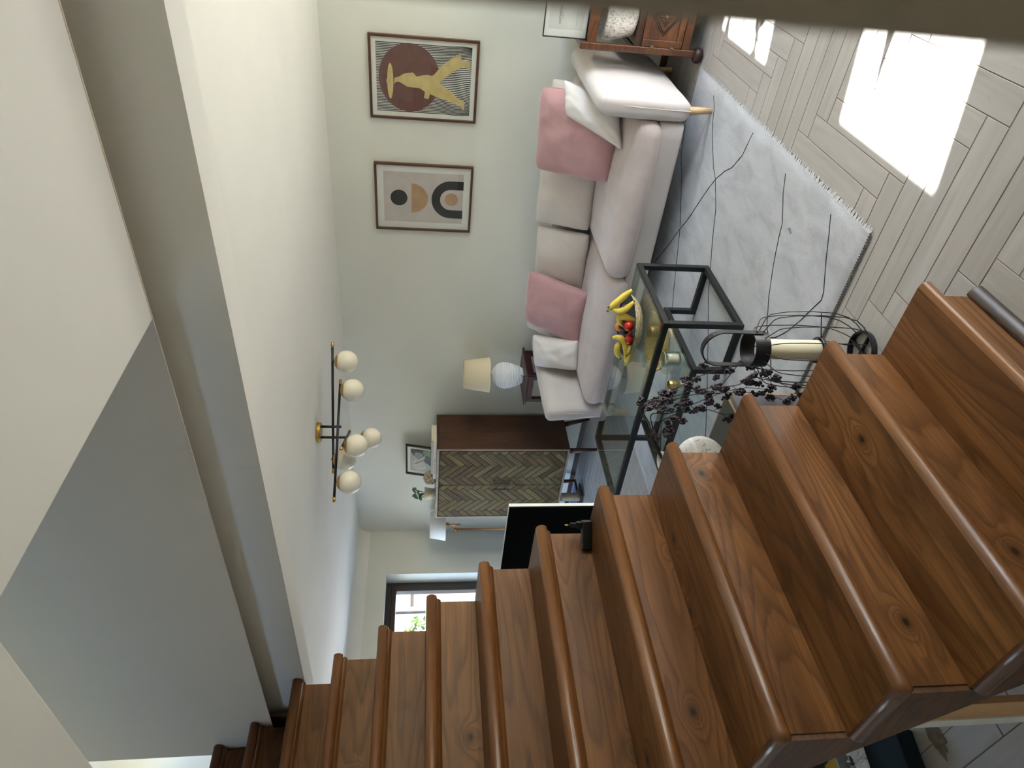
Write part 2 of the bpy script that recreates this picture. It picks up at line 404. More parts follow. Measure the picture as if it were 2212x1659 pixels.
vs_ = [(-l2, -w2, -0.0022), (l2, -w2, -0.0022), (l2, w2, -0.0022), (-l2, w2, -0.0022), (-l2, -w2, -bz), (l2, -w2, -bz), (l2, w2, -bz), (-l2, w2, -bz),
       (-l2+bz, -w2+bz, 0), (l2-bz, -w2+bz, 0), (l2-bz, w2-bz, 0), (-l2+bz, w2-bz, 0)]
pb.add(vs_, [(8, 9, 10, 11)]+[(i, (i+1) % 4, 4+(i+1) % 4, 4+i) for i in range(4)]+[(4+i, 4+(i+1) % 4, 8+(i+1) % 4, 8+i) for i in range(4)])
pme = bpy.data.meshes.new('tile'); pme.from_pydata(pb.v, [], pb.f); pme.materials.append(M['tile'])
cand = []
for i in range(-70, 71):
    for j in range(-14, 15):
        k = K0 + i*Vector((-PW, PW)) + j*Vector((PL, PL))
        cand.append((k.x-PL/2, k.y+PW/2, 0.0)); cand.append((k.x+PW/2, k.y+PL/2, math.pi/2))
def clip_rect(poly, x0, x1, y0, y1):
    for ax, lim, sg in ((0, x0, 1), (0, x1, -1), (1, y0, 1), (1, y1, -1)):
        out = []
        for a, b in zip(poly, poly[1:]+poly[:1]):
            da, db = (a[ax]-lim)*sg, (b[ax]-lim)*sg
            if da >= 0: out.append(a)
            if (da >= 0) != (db >= 0):
                t = da/(da-db); out.append((a[0]+t*(b[0]-a[0]), a[1]+t*(b[1]-a[1])))
        poly = out
        if len(poly) < 3: return []
    return poly
def seen(x, y):
    v = Vector((x, y, 0))-CAM; z = v.dot(F_AX)
    if z < 0.2: return None
    u = 829.5+F_PX*v.dot(R_AX)/z; w = 1106+F_PX*v.dot(D_AX)/z
    if not (-60 < u < 1720 and 0 < w < 2290): return None
    return z
near, rest = [], MB()
for (x, y, a) in cand:
    hx, hy = (l2, w2) if a == 0 else (w2, l2)
    if x+hx < XE or x-hx > XR or y+hy < YF or y-hy > YW: continue
    inside = x-hx > XE and x+hx < XR and y-hy > YF and y+hy < YW-0.016
    under_rug = -3.6 < x-hx and x+hx < -1.1 and y-hy > 2.2 and y+hy < 4.25
    z = seen(x, y)
    behind_stairs = x < -1.0 and (0.63-(-1.0-x)*0.02) < y < 1.9 and not (y < 1.1 and x > -3)
    if inside and z and not under_rug and not behind_stairs: near.append((z, x, y, a))
    else:
        p = clip_rect([(x-hx, y-hy), (x+hx, y-hy), (x+hx, y+hy), (x-hx, y+hy)], XE, XR, YF, YW)
        if p: rest.prism(p, lambda a_, b_, c_: (a_, b_, -0.0022+c_), 0.0022)
near.sort()
for z, x, y, a in near[:299]:
    o = bpy.data.objects.new('tile', pme); COL.objects.link(o); o.parent = floor; o.location = (x, y, 0); o.rotation_euler = (0, 0, a)
for z, x, y, a in near[299:]:
    hx, hy = (l2, w2) if a == 0 else (w2, l2)
    rest.box(x-hx, x+hx, y-hy, y+hy, -0.0022, 0)
rest.build('far_tiles', M['tile'], floor, kind='stuff')

# --- windows
def window(name, x0, x1, hole, dark, panes_split=None, sill=True):
    ya, yb, za, zb = hole; fr = 0.06
    m = MB()
    m.box(x0, x1, ya, yb, zb-fr, zb).box(x0, x1, ya, yb, za, za+fr).box(x0, x1, ya, ya+fr, za+fr, zb-fr).box(x0, x1, yb-fr, yb, za+fr, zb-fr)
    w = m.build(name, dark, bevel=0.004, kind='structure')
    s = MB(); g = 0.05; xa, xb = x0+0.01, x1+(0.012 if x1 < 0 else -0.01)
    yy0, yy1, zz0, zz1 = ya+fr, yb-fr, za+fr, zb-fr
    s.box(xa, xb, yy0, yy1, zz1-g, zz1).box(xa, xb, yy0, yy1, zz0, zz0+g).box(xa, xb, yy0, yy0+g, zz0+g, zz1-g).box(xa, xb, yy1-g, yy1, zz0+g, zz1-g)
    s.build('sash', dark, w, bevel=0.004)
    xm = (x0+x1)/2
    MB().box(xm-0.004, xm+0.004, yy0+g-0.005, yy1-g+0.005, zz0+g-0.005, zz1-g+0.005).build('pane', M['pane'], w)
    return w
M['winframe'] = plain('dark_brown_window_paint', (44, 38, 36), 0.4, 0, 0.08)
window('window_1', XE-T+0.005, XE-T+0.075, WIN1, M['winframe'])
window('fill_window', XE-T+0.005, XE-T+0.075, FILL_WIN, M['winframe'])  # unseen window, added to let extra sky light into the hall
window('window_2', XR+0.12, XR+0.18, (DA[0]-0.11, DA[1]+0.11, DA[2]-0.02, DA[3]+0.11), M['winframe'])
window('window_3', XR+0.12, XR+0.18, (DB[0]-0.11, DB[1]+0.11, DB[2]-0.02, DB[3]+0.11), M['winframe'])

# ------------------------------------------------------------------ staircase
RISE, GO, X1, NST, YN, YE = 0.20208, 0.2208, -0.926, 13, 0.615, 1.60
st = thing('staircase', (X1, 1.1, 0), 'brown stained pine staircase with rounded nosings rising beside the living room', 'staircase')
NR = 0.0215
for n in range(1, NST+1):
    xn = X1-(n-1)*GO; z = n*RISE
    ye = YE if n < 12 else YG-0.003
    if n == 11: ye = YE+0.004
    xb = xn-GO-0.06 if n < NST else xn-1.0
    tr = MB().box(xb, xn-NR, YN+NR, ye-0.002, z-2*NR, z).build('tread', M['stair'], st)
    no = MB()
    prof = [(-NR*math.sin(a)*1.0, math.cos(a)*NR) for a in [math.pi*k/8 for k in range(9)]]   # half round
    def half(pts3, out):  # sweep the half round; pts3 = list of (pos, outward direction)
        b = len(no.v)
        for p, d in pts3:
            for k in range(9):
                a = math.pi*k/8; no.v.append(tuple(Vector(p)+Vector(d)*NR*math.sin(a)+Vector((0, 0, 1))*NR*math.cos(a)))
        for i in range(len(pts3)-1):
            for k in range(8): no.f.append((b+i*9+k, b+i*9+k+1, b+(i+1)*9+k+1, b+(i+1)*9+k))
        no.f.append(tuple(b+k for k in range(9))); no.f.append(tuple(b+(len(pts3)-1)*9+k for k in range(9))[::-1])
    cx, cz = xn-NR, z-NR
    half([((cx, ye-0.002, cz), (1, 0, 0)), ((cx, YN+NR, cz), (1, 0, 0)), ((cx, YN+NR, cz), Vector((1, -1, 0))), ((cx, YN+NR, cz), (0, -1, 0)), ((xb+0.02, YN+NR, cz), (0, -1, 0))], None)
    no.build('nosing', M['nose'], tr, smooth=True)
    # cove strip tucked under the nosing
    MB().prism([(xn-0.042, z-2*NR), (xn-0.042, z-2*NR-0.016), (xn-0.037, z-2*NR-0.012), (xn-0.031, z-2*NR-0.006), (xn-0.028, z-2*NR)], lambda a, b, c: (a, YN+NR+c, b), ye-0.004-YN-NR).build('cove_moulding', M['nose'], tr)
    MB().box(xn-0.060, xn-0.042, YN+0.03, ye-0.012 if n != 1 else YE-0.01, (n-1)*RISE, z-2*NR).build('riser', M['stair'], st)
# quarter round on the floor against the first riser
q = [(X1-0.042, 0)]+[(X1-0.042+0.034*math.cos(a), 0.034*math.sin(a)) for a in [math.pi/2*k/6 for k in range(7)]]
MB().prism(q, lambda a, b, c: (a, YN+0.02+c, b), YE-YN-0.02).build('floor_moulding', M['oakdark'], st, bevel=0.003)
# cut side panels under the treads
def string(y0, y1):
    low = lambda x: 0.28-(x+1.399)*0.845
    pts = [(X1-0.045, 0.0), (X1-0.045, RISE-2*NR)]
    for n in range(1, NST+1):
        x = X1-(n-1)*GO
        pts += [(x-0.046, n*RISE-2*NR-0.0005)]
        if n < NST: pts += [(x-GO-0.046, n*RISE-2*NR-0.0005)]
    pts += [(-4.4, NST*RISE-2*NR-0.0005), (-4.4, 2.34), (-3.85, low(-3.85)), (-1.06, 0.0)]
    return MB().prism(pts, lambda a, b, c: (a, y0+c, b), y1-y0)
string(YN+0.016, YN+0.034).build('side_panel', M['string'], st)
string(YE-0.045, YE-0.03).build('side_panel', M['string'], st)
low = lambda x: 0.28-(x+1.399)*0.845
MB().prism([(-1.10, 0.03), (-3.85, low(-3.85)), (-3.85, low(-3.85)+0.015), (-1.10, 0.045)], lambda a, b, c: (a, YN+0.034+c, b), 0.90).build('underside_panel', M['string'], st)
sp = MB().box(-1.640, -1.565, 0.665, 0.683, 0, 0.40).build('support_post', M['pale'], st)
MB().box(-1.6745, -1.640, 0.66, 0.69, 0, 0.40).build('white_edge', M['white'], st)

# ------------------------------------------------------------------ power adapter on a tread
def adapter():
    z0 = 5*RISE; t = thing('power_adapter', (-2.03, 1.555, z0), 'black power adapter with two-pin plug lying on a stair tread', 'adapter')
    a = Vector((-1.990, 1.585, z0)); b = Vector((-2.068, 1.512, z0)); d = (b-a).normalized(); nrm = Vector((d.y, -d.x, 0)); nrm = nrm if nrm.x > 0 else -nrm
    def P(s, w, h): return a + d*s + nrm*w + Vector((0, 0, h))
    L = (b-a).length
    def block(s0, s1, w0, w1, h0, h1):
        m = MB(); m.add([P(s, w, h) for h in (h0, h1) for w in (w0, w1) for s in (s0, s1)], [(0, 2, 3, 1), (4, 5, 7, 6), (0, 1, 5, 4), (2, 6, 7, 3), (0, 4, 6, 2), (1, 3, 7, 5)]); return m
    block(0, L, -0.018, 0.018, 0.0, 0.036).build('body', M['blackgloss'], t, bevel=0.005)
    lab = NT('adapter_label'); v = lab.coord((1, 1, 1), rnd=False); lab.col(lab.ramp(lab.noise(v, 160, 2), [(0.48, srgb(40, 40, 44)), (0.6, srgb(150, 150, 156))])); lab.setb(Roughness=0.4)
    block(L*0.32, L*0.95, -0.013, 0.013, 0.036, 0.0366).build('label', lab.m, t)
    block(0.004, L*0.28, -0.015, 0.015, 0.036, 0.056).build('plug_block', M['blackgloss'], t, bevel=0.004)
    block(0.008, L*0.24, -0.011, 0.006, 0.056, 0.078).build('plug', M['blackgloss'], t, bevel=0.003)
    for w in (-0.008, 0.003):
        p = P(0.017, w, 0.078)
        pr = MB().tube([p, p+Vector((0, 0, 0.011))], 0.002, 8).build('prong', M['blackgloss'], t)
        MB().tube([p+Vector((0, 0, 0.011)), p+Vector((0, 0, 0.021))], 0.0023, 8).build('tip', M['gold'], pr)
adapter()

# ------------------------------------------------------------------ rug
RX0, RX1, RY0, RY1 = -3.67, -1.055, 2.150, 4.270
def rug():
    m = NT('pale_rug'); v = m.coord(rnd=False)
    mp = m.n('ShaderNodeMapping'); mp.inputs['Scale'].default_value = (3.0, 1.2, 1); m.l(v, mp.inputs[0])
    f = m.noise(mp.outputs[0], 3.2, 6, 0.65, 0.6); g = m.noise(v, 220, 2)
    c = m.ramp(f, [(0.33, srgb(160, 161, 164)), (0.52, srgb(178, 179, 182)), (0.7, srgb(188, 189, 193))])
    m.col(m.mix(0.3, c, m.ramp(g, [(0.3, (0.7,)*3), (0.7, (1.15,)*3)]), 'MULTIPLY')); m.setb(Roughness=0.95); m.b.inputs['Sheen Weight'].default_value = 0.3
    m.bump(m.math('ADD', g, f), 0.35, 0.006)
    t = thing('rug', ((RX0+RX1)/2, (RY0+RY1)/2, 0), 'pale grey rug with thin dark wandering lines under sofa and glass table', 'rug')
    def surf(u, v_):
        x = RX0+u*(RX1-RX0); y = RY0+v_*(RY1-RY0)
        e = min(u*(RX1-RX0), (1-u)*(RX1-RX0), v_*(RY1-RY0), (1-v_)*(RY1-RY0))
        z = 0.010*min(1, (e/0.012)) + 0.0008*noise.noise(Vector((x*14, y*14, 0)))*min(1, e*40)
        return (x + 0.006*noise.noise(Vector((y*6, 3, 0)))*(1 if u in (0, 1) else 0), y, max(z, 0.0008))
    us = [0, 0.004]+[k/40 for k in range(1, 40)]+[0.996, 1]; vs2 = [0, 0.005]+[k/34 for k in range(1, 34)]+[0.995, 1]
    p = MB(); nu = len(us)
    for b in vs2:
        for a in us: p.v.append(surf(a, b))
    for j in range(len(vs2)-1):
        for i in range(nu-1): q_ = j*nu+i; p.f.append((q_, q_+1, q_+nu+1, q_+nu))
    p.build('pile', m.m, t, smooth=True)
    dark = plain('rug_line_yarn', (44, 44, 50), 0.95)
    lines = [[(-1.117, 3.936), (-1.173, 3.879), (-1.234, 3.851), (-1.329, 3.772), (-1.431, 3.658), (-1.469, 3.591), (-1.602, 3.466), (-1.709, 3.415), (-1.80, 3.364), (-1.89, 3.305), (-2.016, 3.231), (-2.133, 3.125), (-2.348, 2.947), (-2.485, 2.838), (-2.636, 2.725), (-3.0, 2.48), (-3.4, 2.25)],
        [(-1.107, 3.317), (-1.238, 3.357), (-1.338, 3.435), (-1.388, 3.508), (-1.469, 3.591), (-1.574, 3.664), (-1.667, 3.72), (-1.807, 3.80), (-1.95, 3.905), (-2.116, 4.013), (-2.35, 4.186)],
        [(-1.40, 4.26), (-1.566, 4.204), (-1.683, 4.088), (-1.832, 3.975), (-1.929, 3.90), (-2.3, 3.72), (-2.75, 3.46), (-3.05, 3.34), (-3.3, 3.16)],
        [(-1.132, 2.879), (-1.208, 2.837), (-1.317, 2.751), (-1.382, 2.736), (-1.501, 2.696), (-1.637, 2.633), (-1.754, 2.555), (-1.782, 2.508), (-1.861, 2.408), (-1.927, 2.349), (-2.1, 2.2)],
        [(-1.114, 2.429), (-1.18, 2.387), (-1.267, 2.336), (-1.38, 2.262), (-1.412, 2.254), (-1.508, 2.302), (-1.554, 2.323), (-1.669, 2.388), (-1.751, 2.455), (-1.797, 2.517), (-1.878, 2.569), (-1.951, 2.618), (-2.3, 2.75)]]
    for L in lines:
        pts = []
        for a, b in zip(L, L[1:]):
            k = max(1, int(math.hypot(b[0]-a[0], b[1]-a[1])/0.03))
            for i in range(k):
                t_ = i/k; w = 0.0035
                pts.append((a[0]+(b[0]-a[0])*t_+w*noise.noise(Vector((a[0]*60+i*3, a[1]*50, 1))), a[1]+(b[1]-a[1])*t_+w*noise.noise(Vector((a[1]*60+i*3, 5, 2))), 0.0098))
        pts.append((*L[-1], 0.0098))
        MB().tube(pts, [0.0028+0.0012*noise.noise(Vector((i*1.7, L[0][0], 0))) for i in range(len(pts))], 6).build('dark_line', dark, t, smooth=True)
    fr = MB(); rnd = random.Random(3)
    for e, sgn in ((RX1, 1), (RX0, -1)):
        y = RY0+0.01
        while y < RY1-0.01:
            l = rnd.uniform(0.010, 0.022); dy = rnd.uniform(-0.012, 0.012)
            fr.add([(e-sgn*0.006, y-0.0035, 0.007), (e-sgn*0.006, y+0.0035, 0.007), (e+sgn*l, y+dy+0.0025, 0.002), (e+sgn*l, y+dy-0.0025, 0.002)], [(0, 1, 2, 3)]); y += rnd.uniform(0.005, 0.009)
    fr.build('fringe', plain('rug_fringe', (192, 193, 195), 0.95), t, kind='stuff')
    br = MB(); x = RX0
    while x < RX1:
        br.tube([(x, RY0-0.004, 0.006), (x+0.011, RY0+0.006, 0.010)], 0.0032, 5); x += 0.012
    br.build('stitched_edge', plain('rug_edge_yarn', (96, 94, 92), 0.95), t, kind='stuff')
    # small dark mark on the pile
    MB().tube([(-1.316, 2.652, 0.0105), (-1.305, 2.672, 0.0108), (-1.312, 2.690, 0.0105)], [0.003, 0.006, 0.003], 6).build('stain', plain('rug_stain', (120, 118, 116), 0.95), t)
rug()

# ------------------------------------------------------------------ soft furniture helpers
def soft_box(name, x0, x1, y0, y1, z0, z1, mat, parent, r=0.06, puff=(0, 0, 0), nseg=18, wr=0.0, seed=0, shape=None, label=None):
    """upholstered block: rounded box, each side bulging a little"""
    mb = MB(); c = Vector(((x0+x1)/2, (y0+y1)/2, (z0+z1)/2)); h = Vector(((x1-x0)/2, (y1-y0)/2, (z1-z0)/2))
    def remap(t, hh):          # denser near the edges
        return hh*math.copysign(abs(t)**0.75, t)
    N = nseg
    def P(p):
        q = Vector(p); inner = Vector([max(-(h[i]-r), min(h[i]-r, q[i])) for i in range(3)])
        d = q-inner
        if d.length > 1e-9: q = inner+d.normalized()*r
        n_ = Vector([q[i]/h[i] for i in range(3)])
        for i in range(3):
            j, k = (i+1) % 3, (i+2) % 3
            q[i] += puff[i]*n_[i]*max(0, 1-n_[j]**2)*max(0, 1-n_[k]**2)
        if wr: q += d.normalized()*wr*noise.noise((q+c)*7+Vector((seed, 0, 0))) if d.length > 1e-9 else Vector()
        q = q+c
        return shape(q, n_) if shape else q
    for ax in range(3):
        j, k = (ax+1) % 3, (ax+2) % 3
        for sg in (-1, 1):
            def fn(u, v, ax=ax, j=j, k=k, sg=sg):
                p = [0, 0, 0]; p[ax] = sg*h[ax]; p[j] = remap(2*u-1, h[j]); p[k] = remap(2*v-1, h[k]); return P(p)
            mb.grid(fn, N, N)
    return mb.build(name, mat, parent, smooth=True, weld=True, label=label)

def pillow(name, TL, TR, BR, BL, th, mat, label, group=None, seed=0, wr=0.012, pinch=0.07, piping=None, n=22, parts=True):
    TL, TR, BR, BL = map(Vector, (TL, TR, BR, BL)); c = (TL+TR+BR+BL)/4
    nrm = (TR-TL).cross(BL-TL).normalized()
    if nrm.y > 0: nrm = -nrm           # towards the room
    base = Vector((c.x, c.y, min(p.z for p in (BL, BR))))
    t = thing(name, base, label, 'cushion', group)
    def Q(u, v):      # u,v in -1..1
        rc = 1-0.07*(u*u*v*v)**2; uu = u*rc*(1-pinch*(1-v*v)); vv = v*rc*(1-pinch*(1-u*u))
        a, b = (uu+1)/2, (vv+1)/2
        return TL*(1-a)*(1-b)+TR*a*(1-b)+BR*a*b+BL*(1-a)*b
    mb = MB()
    for sg in (1, -1):
        def fn(a, b, sg=sg):
            u, v = math.sin((a-0.5)*math.pi), math.sin((b-0.5)*math.pi)
            p = Q(u, v); k = max(0, (1-u*u)*(1-v*v))**0.36
            w = wr*(noise.noise(Vector((u*2.2+seed, v*2.2, sg)))+0.6*noise.noise(Vector((u*5+seed, v*5, sg*2))))
            edge = max(0, 1-k)
            ray = noise.noise(Vector((math.atan2(v, u)*4.0+seed, 0.3, 0)))*0.010*edge*k*4
            return p+nrm*sg*(th/2*k + (w*k) + (ray if sg > 0 else 0))
        mb.grid(fn, n, n)
    mb.build('cover', mat, t, smooth=True, weld=True)
    if piping:
        pts = [Q(u, -1) for u in [k/10-1 for k in range(0, 20)]]+[Q(1, v) for v in [k/10-1 for k in range(0, 20)]]+[Q(-u, 1) for u in [k/10-1 for k in range(0, 20)]]+[Q(-1, -v) for v in [k/10-1 for k in range(0, 20)]]
        MB().tube(pts, 0.0045, 6, closed=True).build('piping', piping, t, smooth=True)
    return t

# ------------------------------------------------------------------ sofa
sofa = thing('sofa', (-2.38, 4.38, 0), 'long pale linen sofa with velvet seat cushions against the picture wall', 'sofa')
soft_box('base_frame', -3.46, -1.28, 3.895, 4.85, 0.14, 0.30, M['sofa'], sofa, 0.025)
soft_box('back_frame', -3.46, -1.28, 4.70, 4.90, 0.13, 0.66, M['sofa'], sofa, 0.06)
def arm_shape(sgn):
    def f(q, n_):
        t = (q.z-0.13)/0.57
        q.x += sgn*0.045*t*0.6
        q.y += -0.045*t if n_.y < 0 else 0
        return q
    return f
soft_box('arm', -1.275, -1.155, 3.885, 4.88, 0.128, 0.69, M['sofa'], sofa, 0.05, (0.02, 0.0, 0.01), 18, 0.003, 1, arm_shape(1))
soft_box('arm', -3.60, -3.47, 3.885, 4.88, 0.128, 0.69, M['sofa'], sofa, 0.05, (0.02, 0.0, 0.01), 18, 0.003, 5, arm_shape(-1))
for xs in (-1.20, -3.545):     # seam along the arm's front edge
    MB().tube([(xs, 3.884, 0.14), (xs+0.006, 3.872, 0.32), (xs+0.014, 3.858, 0.48), (xs+0.02, 3.856, 0.60)], 0.0035, 6).build('seam', M['sofa'], sofa)
def seat_shape(q, n_):
    if n_.y < 0 and n_.z > 0: q.y += 0.015*n_.z
    return q
soft_box('seat_cushion', -2.315, -1.285, 3.855, 4.68, 0.275, 0.435, M['seat'], sofa, 0.062, (0.015, 0.022, 0.028), 22, 0.006, 2, seat_shape)
soft_box('seat_cushion', -3.455, -2.325, 3.855, 4.68, 0.265, 0.405, M['seat'], sofa, 0.062, (0.015, 0.022, 0.028), 22, 0.006, 9, seat_shape)
for (x, y, dx, dy) in ((-1.195, 3.91, 0.012, -0.012), (-3.56, 3.91, -0.012, -0.012), (-1.215, 4.80, 0.012, 0.01), (-3.54, 4.80, -0.012, 0.01)):
    MB().tube([(x, y, 0.010 if y < 4.27 else 0.0), (x-dx*0.5, y-dy*0.5, 0.08), (x-dx, y-dy, 0.142)], [0.016, 0.020, 0.026], 16).build('leg', M['leg'], sofa, smooth=True)

pillow('cushion', (-1.80, 4.76, 0.80), (-1.30, 4.76, 0.82), (-1.28, 4.52, 0.45), (-1.83, 4.52, 0.45), 0.17, M['beige'], 'beige velvet back cushion mostly hidden behind the pink cushion at the sideboard end', 'back cushions along the sofa', 11)
pillow('cushion', (-2.37, 4.77, 0.81), (-1.80, 4.76, 0.825), (-1.78, 4.52, 0.45), (-2.30, 4.50, 0.44), 0.17, M['beige'], 'beige back cushion touching the larger pink cushion on the sofa', 'back cushions along the sofa', 21)
pillow('cushion', (-2.86, 4.76, 0.76), (-2.375, 4.77, 0.79), (-2.31, 4.50, 0.425), (-2.82, 4.50, 0.41), 0.17, M['beige'], 'beige back cushion in mid sofa, partly behind the pink cushion nearer the lamp', 'back cushions along the sofa', 31)
pillow('cushion', (-3.36, 4.78, 0.775), (-2.86, 4.77, 0.76), (-2.83, 4.54, 0.42), (-3.38, 4.54, 0.41), 0.16, M['beige'], 'beige back cushion at the lamp end, hidden by pink and white cushions', 'back cushions along the sofa', 41)
pillow('cushion', (-1.88, 4.59, 0.885), (-1.31, 4.59, 0.915), (-1.22, 4.20, 0.46), (-1.79, 4.19, 0.45), 0.19, M['pink'], 'large dusty pink velvet cushion at the sideboard end of the sofa', 'pink velvet cushions', 3, 0.022, 0.05, M['pink'])
pillow('cushion', (-3.165, 4.60, 0.835), (-2.675, 4.60, 0.845), (-2.675, 4.27, 0.415), (-3.175, 4.27, 0.415), 0.19, M['pink'], 'dusty pink velvet cushion at the lamp end of the sofa', 'pink velvet cushions', 13, 0.02, 0.07, M['pink'])
pillow('cushion', (-1.42, 4.36, 0.775), (-1.235, 4.50, 0.79), (-1.30, 4.22, 0.47), (-1.51, 4.03, 0.445), 0.165, M['whitec'], 'white linen cushion leaning against the sofa arm beside the sideboard', 'white linen cushions', 7, 0.012)
pillow('cushion', (-3.50, 4.42, 0.725), (-3.23, 4.50, 0.765), (-3.10, 4.25, 0.43), (-3.36, 4.18, 0.415), 0.165, M['whitec'], 'small white linen cushion leaning at the lamp end of the sofa', 'white linen cushions', 17, 0.02)

# ------------------------------------------------------------------ glass coffee table and what stands on it
TX0, TX1, TY0, TY1, TZ, BW = -3.285, -1.885, 2.742, 3.345, 0.440, 0.030
ct = thing('coffee_table', (-2.585, 3.04, 0), 'black metal coffee table with clear glass top and lower shelf', 'table')
hb = BW/2; R0z = 0.011
def fbar(nm, a, b): MB().bar(a, b, BW).build(nm, M['black'], ct, bevel=0.002)
for y in (TY0+hb, TY1-hb):
    fbar('top_rail', (TX0, y, TZ-hb), (TX1, y, TZ-hb))
for x in (TX0+hb, TX1-hb):
    fbar('top_rail', (x, TY0+BW, TZ-hb), (x, TY1-BW, TZ-hb)); fbar('floor_rail', (x, TY0+BW, R0z+hb), (x, TY1-BW, R0z+hb))
    for y in (TY0+hb, TY1-hb): fbar('leg', (x, y, R0z), (x, y, TZ-BW))
SX0, SX1, SZ = -2.990, -2.180, 0.208
for y in (TY0+hb, TY1-hb):
    fbar('floor_rail', (TX1-BW, y, R0z+hb), (SX1-BW, y, R0z+hb)); fbar('floor_rail', (TX0+BW, y, R0z+hb), (SX0+BW, y, R0z+hb))
    for x in (SX0+hb, SX1-hb): fbar('shelf_post', (x, y, R0z+BW), (x, y, SZ-BW))
    fbar('shelf_rail', (SX0, y, SZ-hb), (SX1, y, SZ-hb))
for x in (SX0+hb, SX1-hb): fbar('shelf_rail', (x, TY0+BW, SZ-hb), (x, TY1-BW, SZ-hb))
MB().box(TX0+0.004, TX1-0.004, TY0+0.004, TY1-0.004, TZ, TZ+0.005).build('glass_top', M['tglass'], ct)
MB().box(SX0+0.004, SX1-0.004, TY0+0.004, TY1-0.004, SZ, SZ+0.005).build('glass_shelf', M['tglass'], ct)
GT = TZ+0.0051; GS = SZ+0.0051

# fruit bowl
bowl_out = NT('bowl_outside'); v_ = bowl_out.coord(rnd=False)
vo = bowl_out.n('ShaderNodeTexVoronoi'); vo.inputs['Scale'].default_value = 46; mp_ = bowl_out.n('ShaderNodeMapping'); mp_.inputs['Scale'].default_value = (1, 1, 2.2); bowl_out.l(v_, mp_.inputs[0]); bowl_out.l(mp_.outputs[0], vo.inputs['Vector'])
bowl_out.col(bowl_out.ramp(vo.outputs['Distance'], [(0.1, srgb(218, 204, 172)), (0.5, srgb(196, 178, 142)), (0.8, srgb(164, 146, 112))])); bowl_out.setb(Roughness=0.5); bowl_out.bump(vo.outputs['Distance'], 0.5, 0.004)
bowl_in = NT('bowl_inside'); v_ = bowl_in.coord(rnd=False); vo = bowl_in.n('ShaderNodeTexVoronoi'); vo.inputs['Scale'].default_value = 60; bowl_in.l(v_, vo.inputs['Vector'])
bowl_in.col(bowl_in.ramp(vo.outputs['Distance'], [(0.12, srgb(206, 204, 190)), (0.22, srgb(34, 42, 74)), (0.9, srgb(22, 28, 56))])); bowl_in.setb(Roughness=0.35)
BC = Vector((-2.135, 3.080, GT))
bw = thing('fruit_bowl', BC, 'wide cream textured bowl with navy patterned inside on the glass table', 'bowl')
prof = [(0.095, 0.0), (0.128, 0.010), (0.155, 0.030), (0.170, 0.050), (0.178, 0.066)]
MB().lathe(prof, BC, 48, True, False).build('outer_shell', bowl_out.m, bw, smooth=True)
MB().lathe([(0.178, 0.066), (0.174, 0.069), (0.160, 0.047), (0.126, 0.027), (0.08, 0.013), (0.0005, 0.010)], BC, 48, False, False).build('inner_shell', bowl_in.m, bw, smooth=True)
ban = NT('banana_skin'); v_ = ban.coord(); f_ = ban.noise(v_, 14, 4); sp_ = ban.noise(v_, 90, 3)
cb = ban.ramp(f_, [(0.3, srgb(214, 190, 62)), (0.55, srgb(232, 208, 92)), (0.75, srgb(206, 194, 84))])
ban.col(ban.mix(ban.ramp(sp_, [(0.68, (0, 0, 0)), (0.74, (0.8,)*3)]), cb, srgb(96, 68, 30))); ban.setb(Roughness=0.42)
stem_g = plain('banana_stem', (168, 176, 82), 0.5); tip_b = plain('banana_tip', (84, 62, 38), 0.7)
def banana(p0, p1, p2, lab, r=0.0165, stem=0.03):
    p0, p1, p2 = map(Vector, (p0, p1, p2))          # stem end, middle pull, blossom end
    pts = [(1-s)**2*p0+2*s*(1-s)*p1+s*s*p2 for s in [k/14 for k in range(15)]]
    t = thing('banana', pts[7]-Vector((0, 0, r)), lab, 'banana', 'bananas in the bowl')
    rad = [r*min(1, 0.42+0.9*math.sqrt(k/4.0)*0.65 if k < 4 else 1)*(1 if k < 11 else (1-(k-10.5)/4.2)**0.55) for k in range(15)]
    MB().tube(pts, rad, 10).build('skin', ban.m, t, smooth=True)
    d = (pts[0]-pts[1]).normalized()
    MB().tube([pts[0]-d*0.004, pts[0]+d*stem*0.5, pts[0]+d*stem], [r*0.44, r*0.34, r*0.36], 8).build('stem', stem_g, t, smooth=True)
    MB().tube([pts[0]+d*stem, pts[0]+d*(stem+0.006)], r*0.38, 8).build('stem_end', tip_b, t)
    e = (pts[-1]-pts[-2]).normalized(); MB().tube([pts[-1]-e*0.003, pts[-1]+e*0.005], r*0.3, 6).build('tip', tip_b, t)
banana((-2.004, 3.05, 0.632), (-1.985, 3.06, 0.612), (-1.890, 3.06, 0.532), 'yellow banana topmost of the pair at the sofa end of the fruit bowl', 0.0192, 0.022)
banana((-2.010, 3.045, 0.622), (-2.040, 3.03, 0.560), (-1.945, 3.03, 0.519), 'yellow banana lower of the upright pair in the fruit bowl', 0.0192, 0.022)
banana((-2.118, 3.05, 0.542), (-2.020, 3.05, 0.625), (-2.066, 3.02, 0.478), 'arched yellow banana in the middle of the bowl behind a red tomato', 0.0192, 0.012)
banana((-2.315, 2.975, 0.500), (-2.140, 3.00, 0.510), (-2.190, 3.03, 0.590), 'long spotted banana curling up from the bunch at the bowl rim', 0.0192, 0.022)
banana((-2.300, 2.995, 0.535), (-2.260, 3.005, 0.570), (-2.205, 3.015, 0.548), 'short pale banana lying behind the spotted bunch on the bowl rim', 0.0179, 0.008)
banana((-2.318, 2.962, 0.496), (-2.260, 2.955, 0.482), (-2.195, 2.972, 0.500), 'green-tipped banana lowest of the bunch over the bowl rim', 0.0166, 0.020)
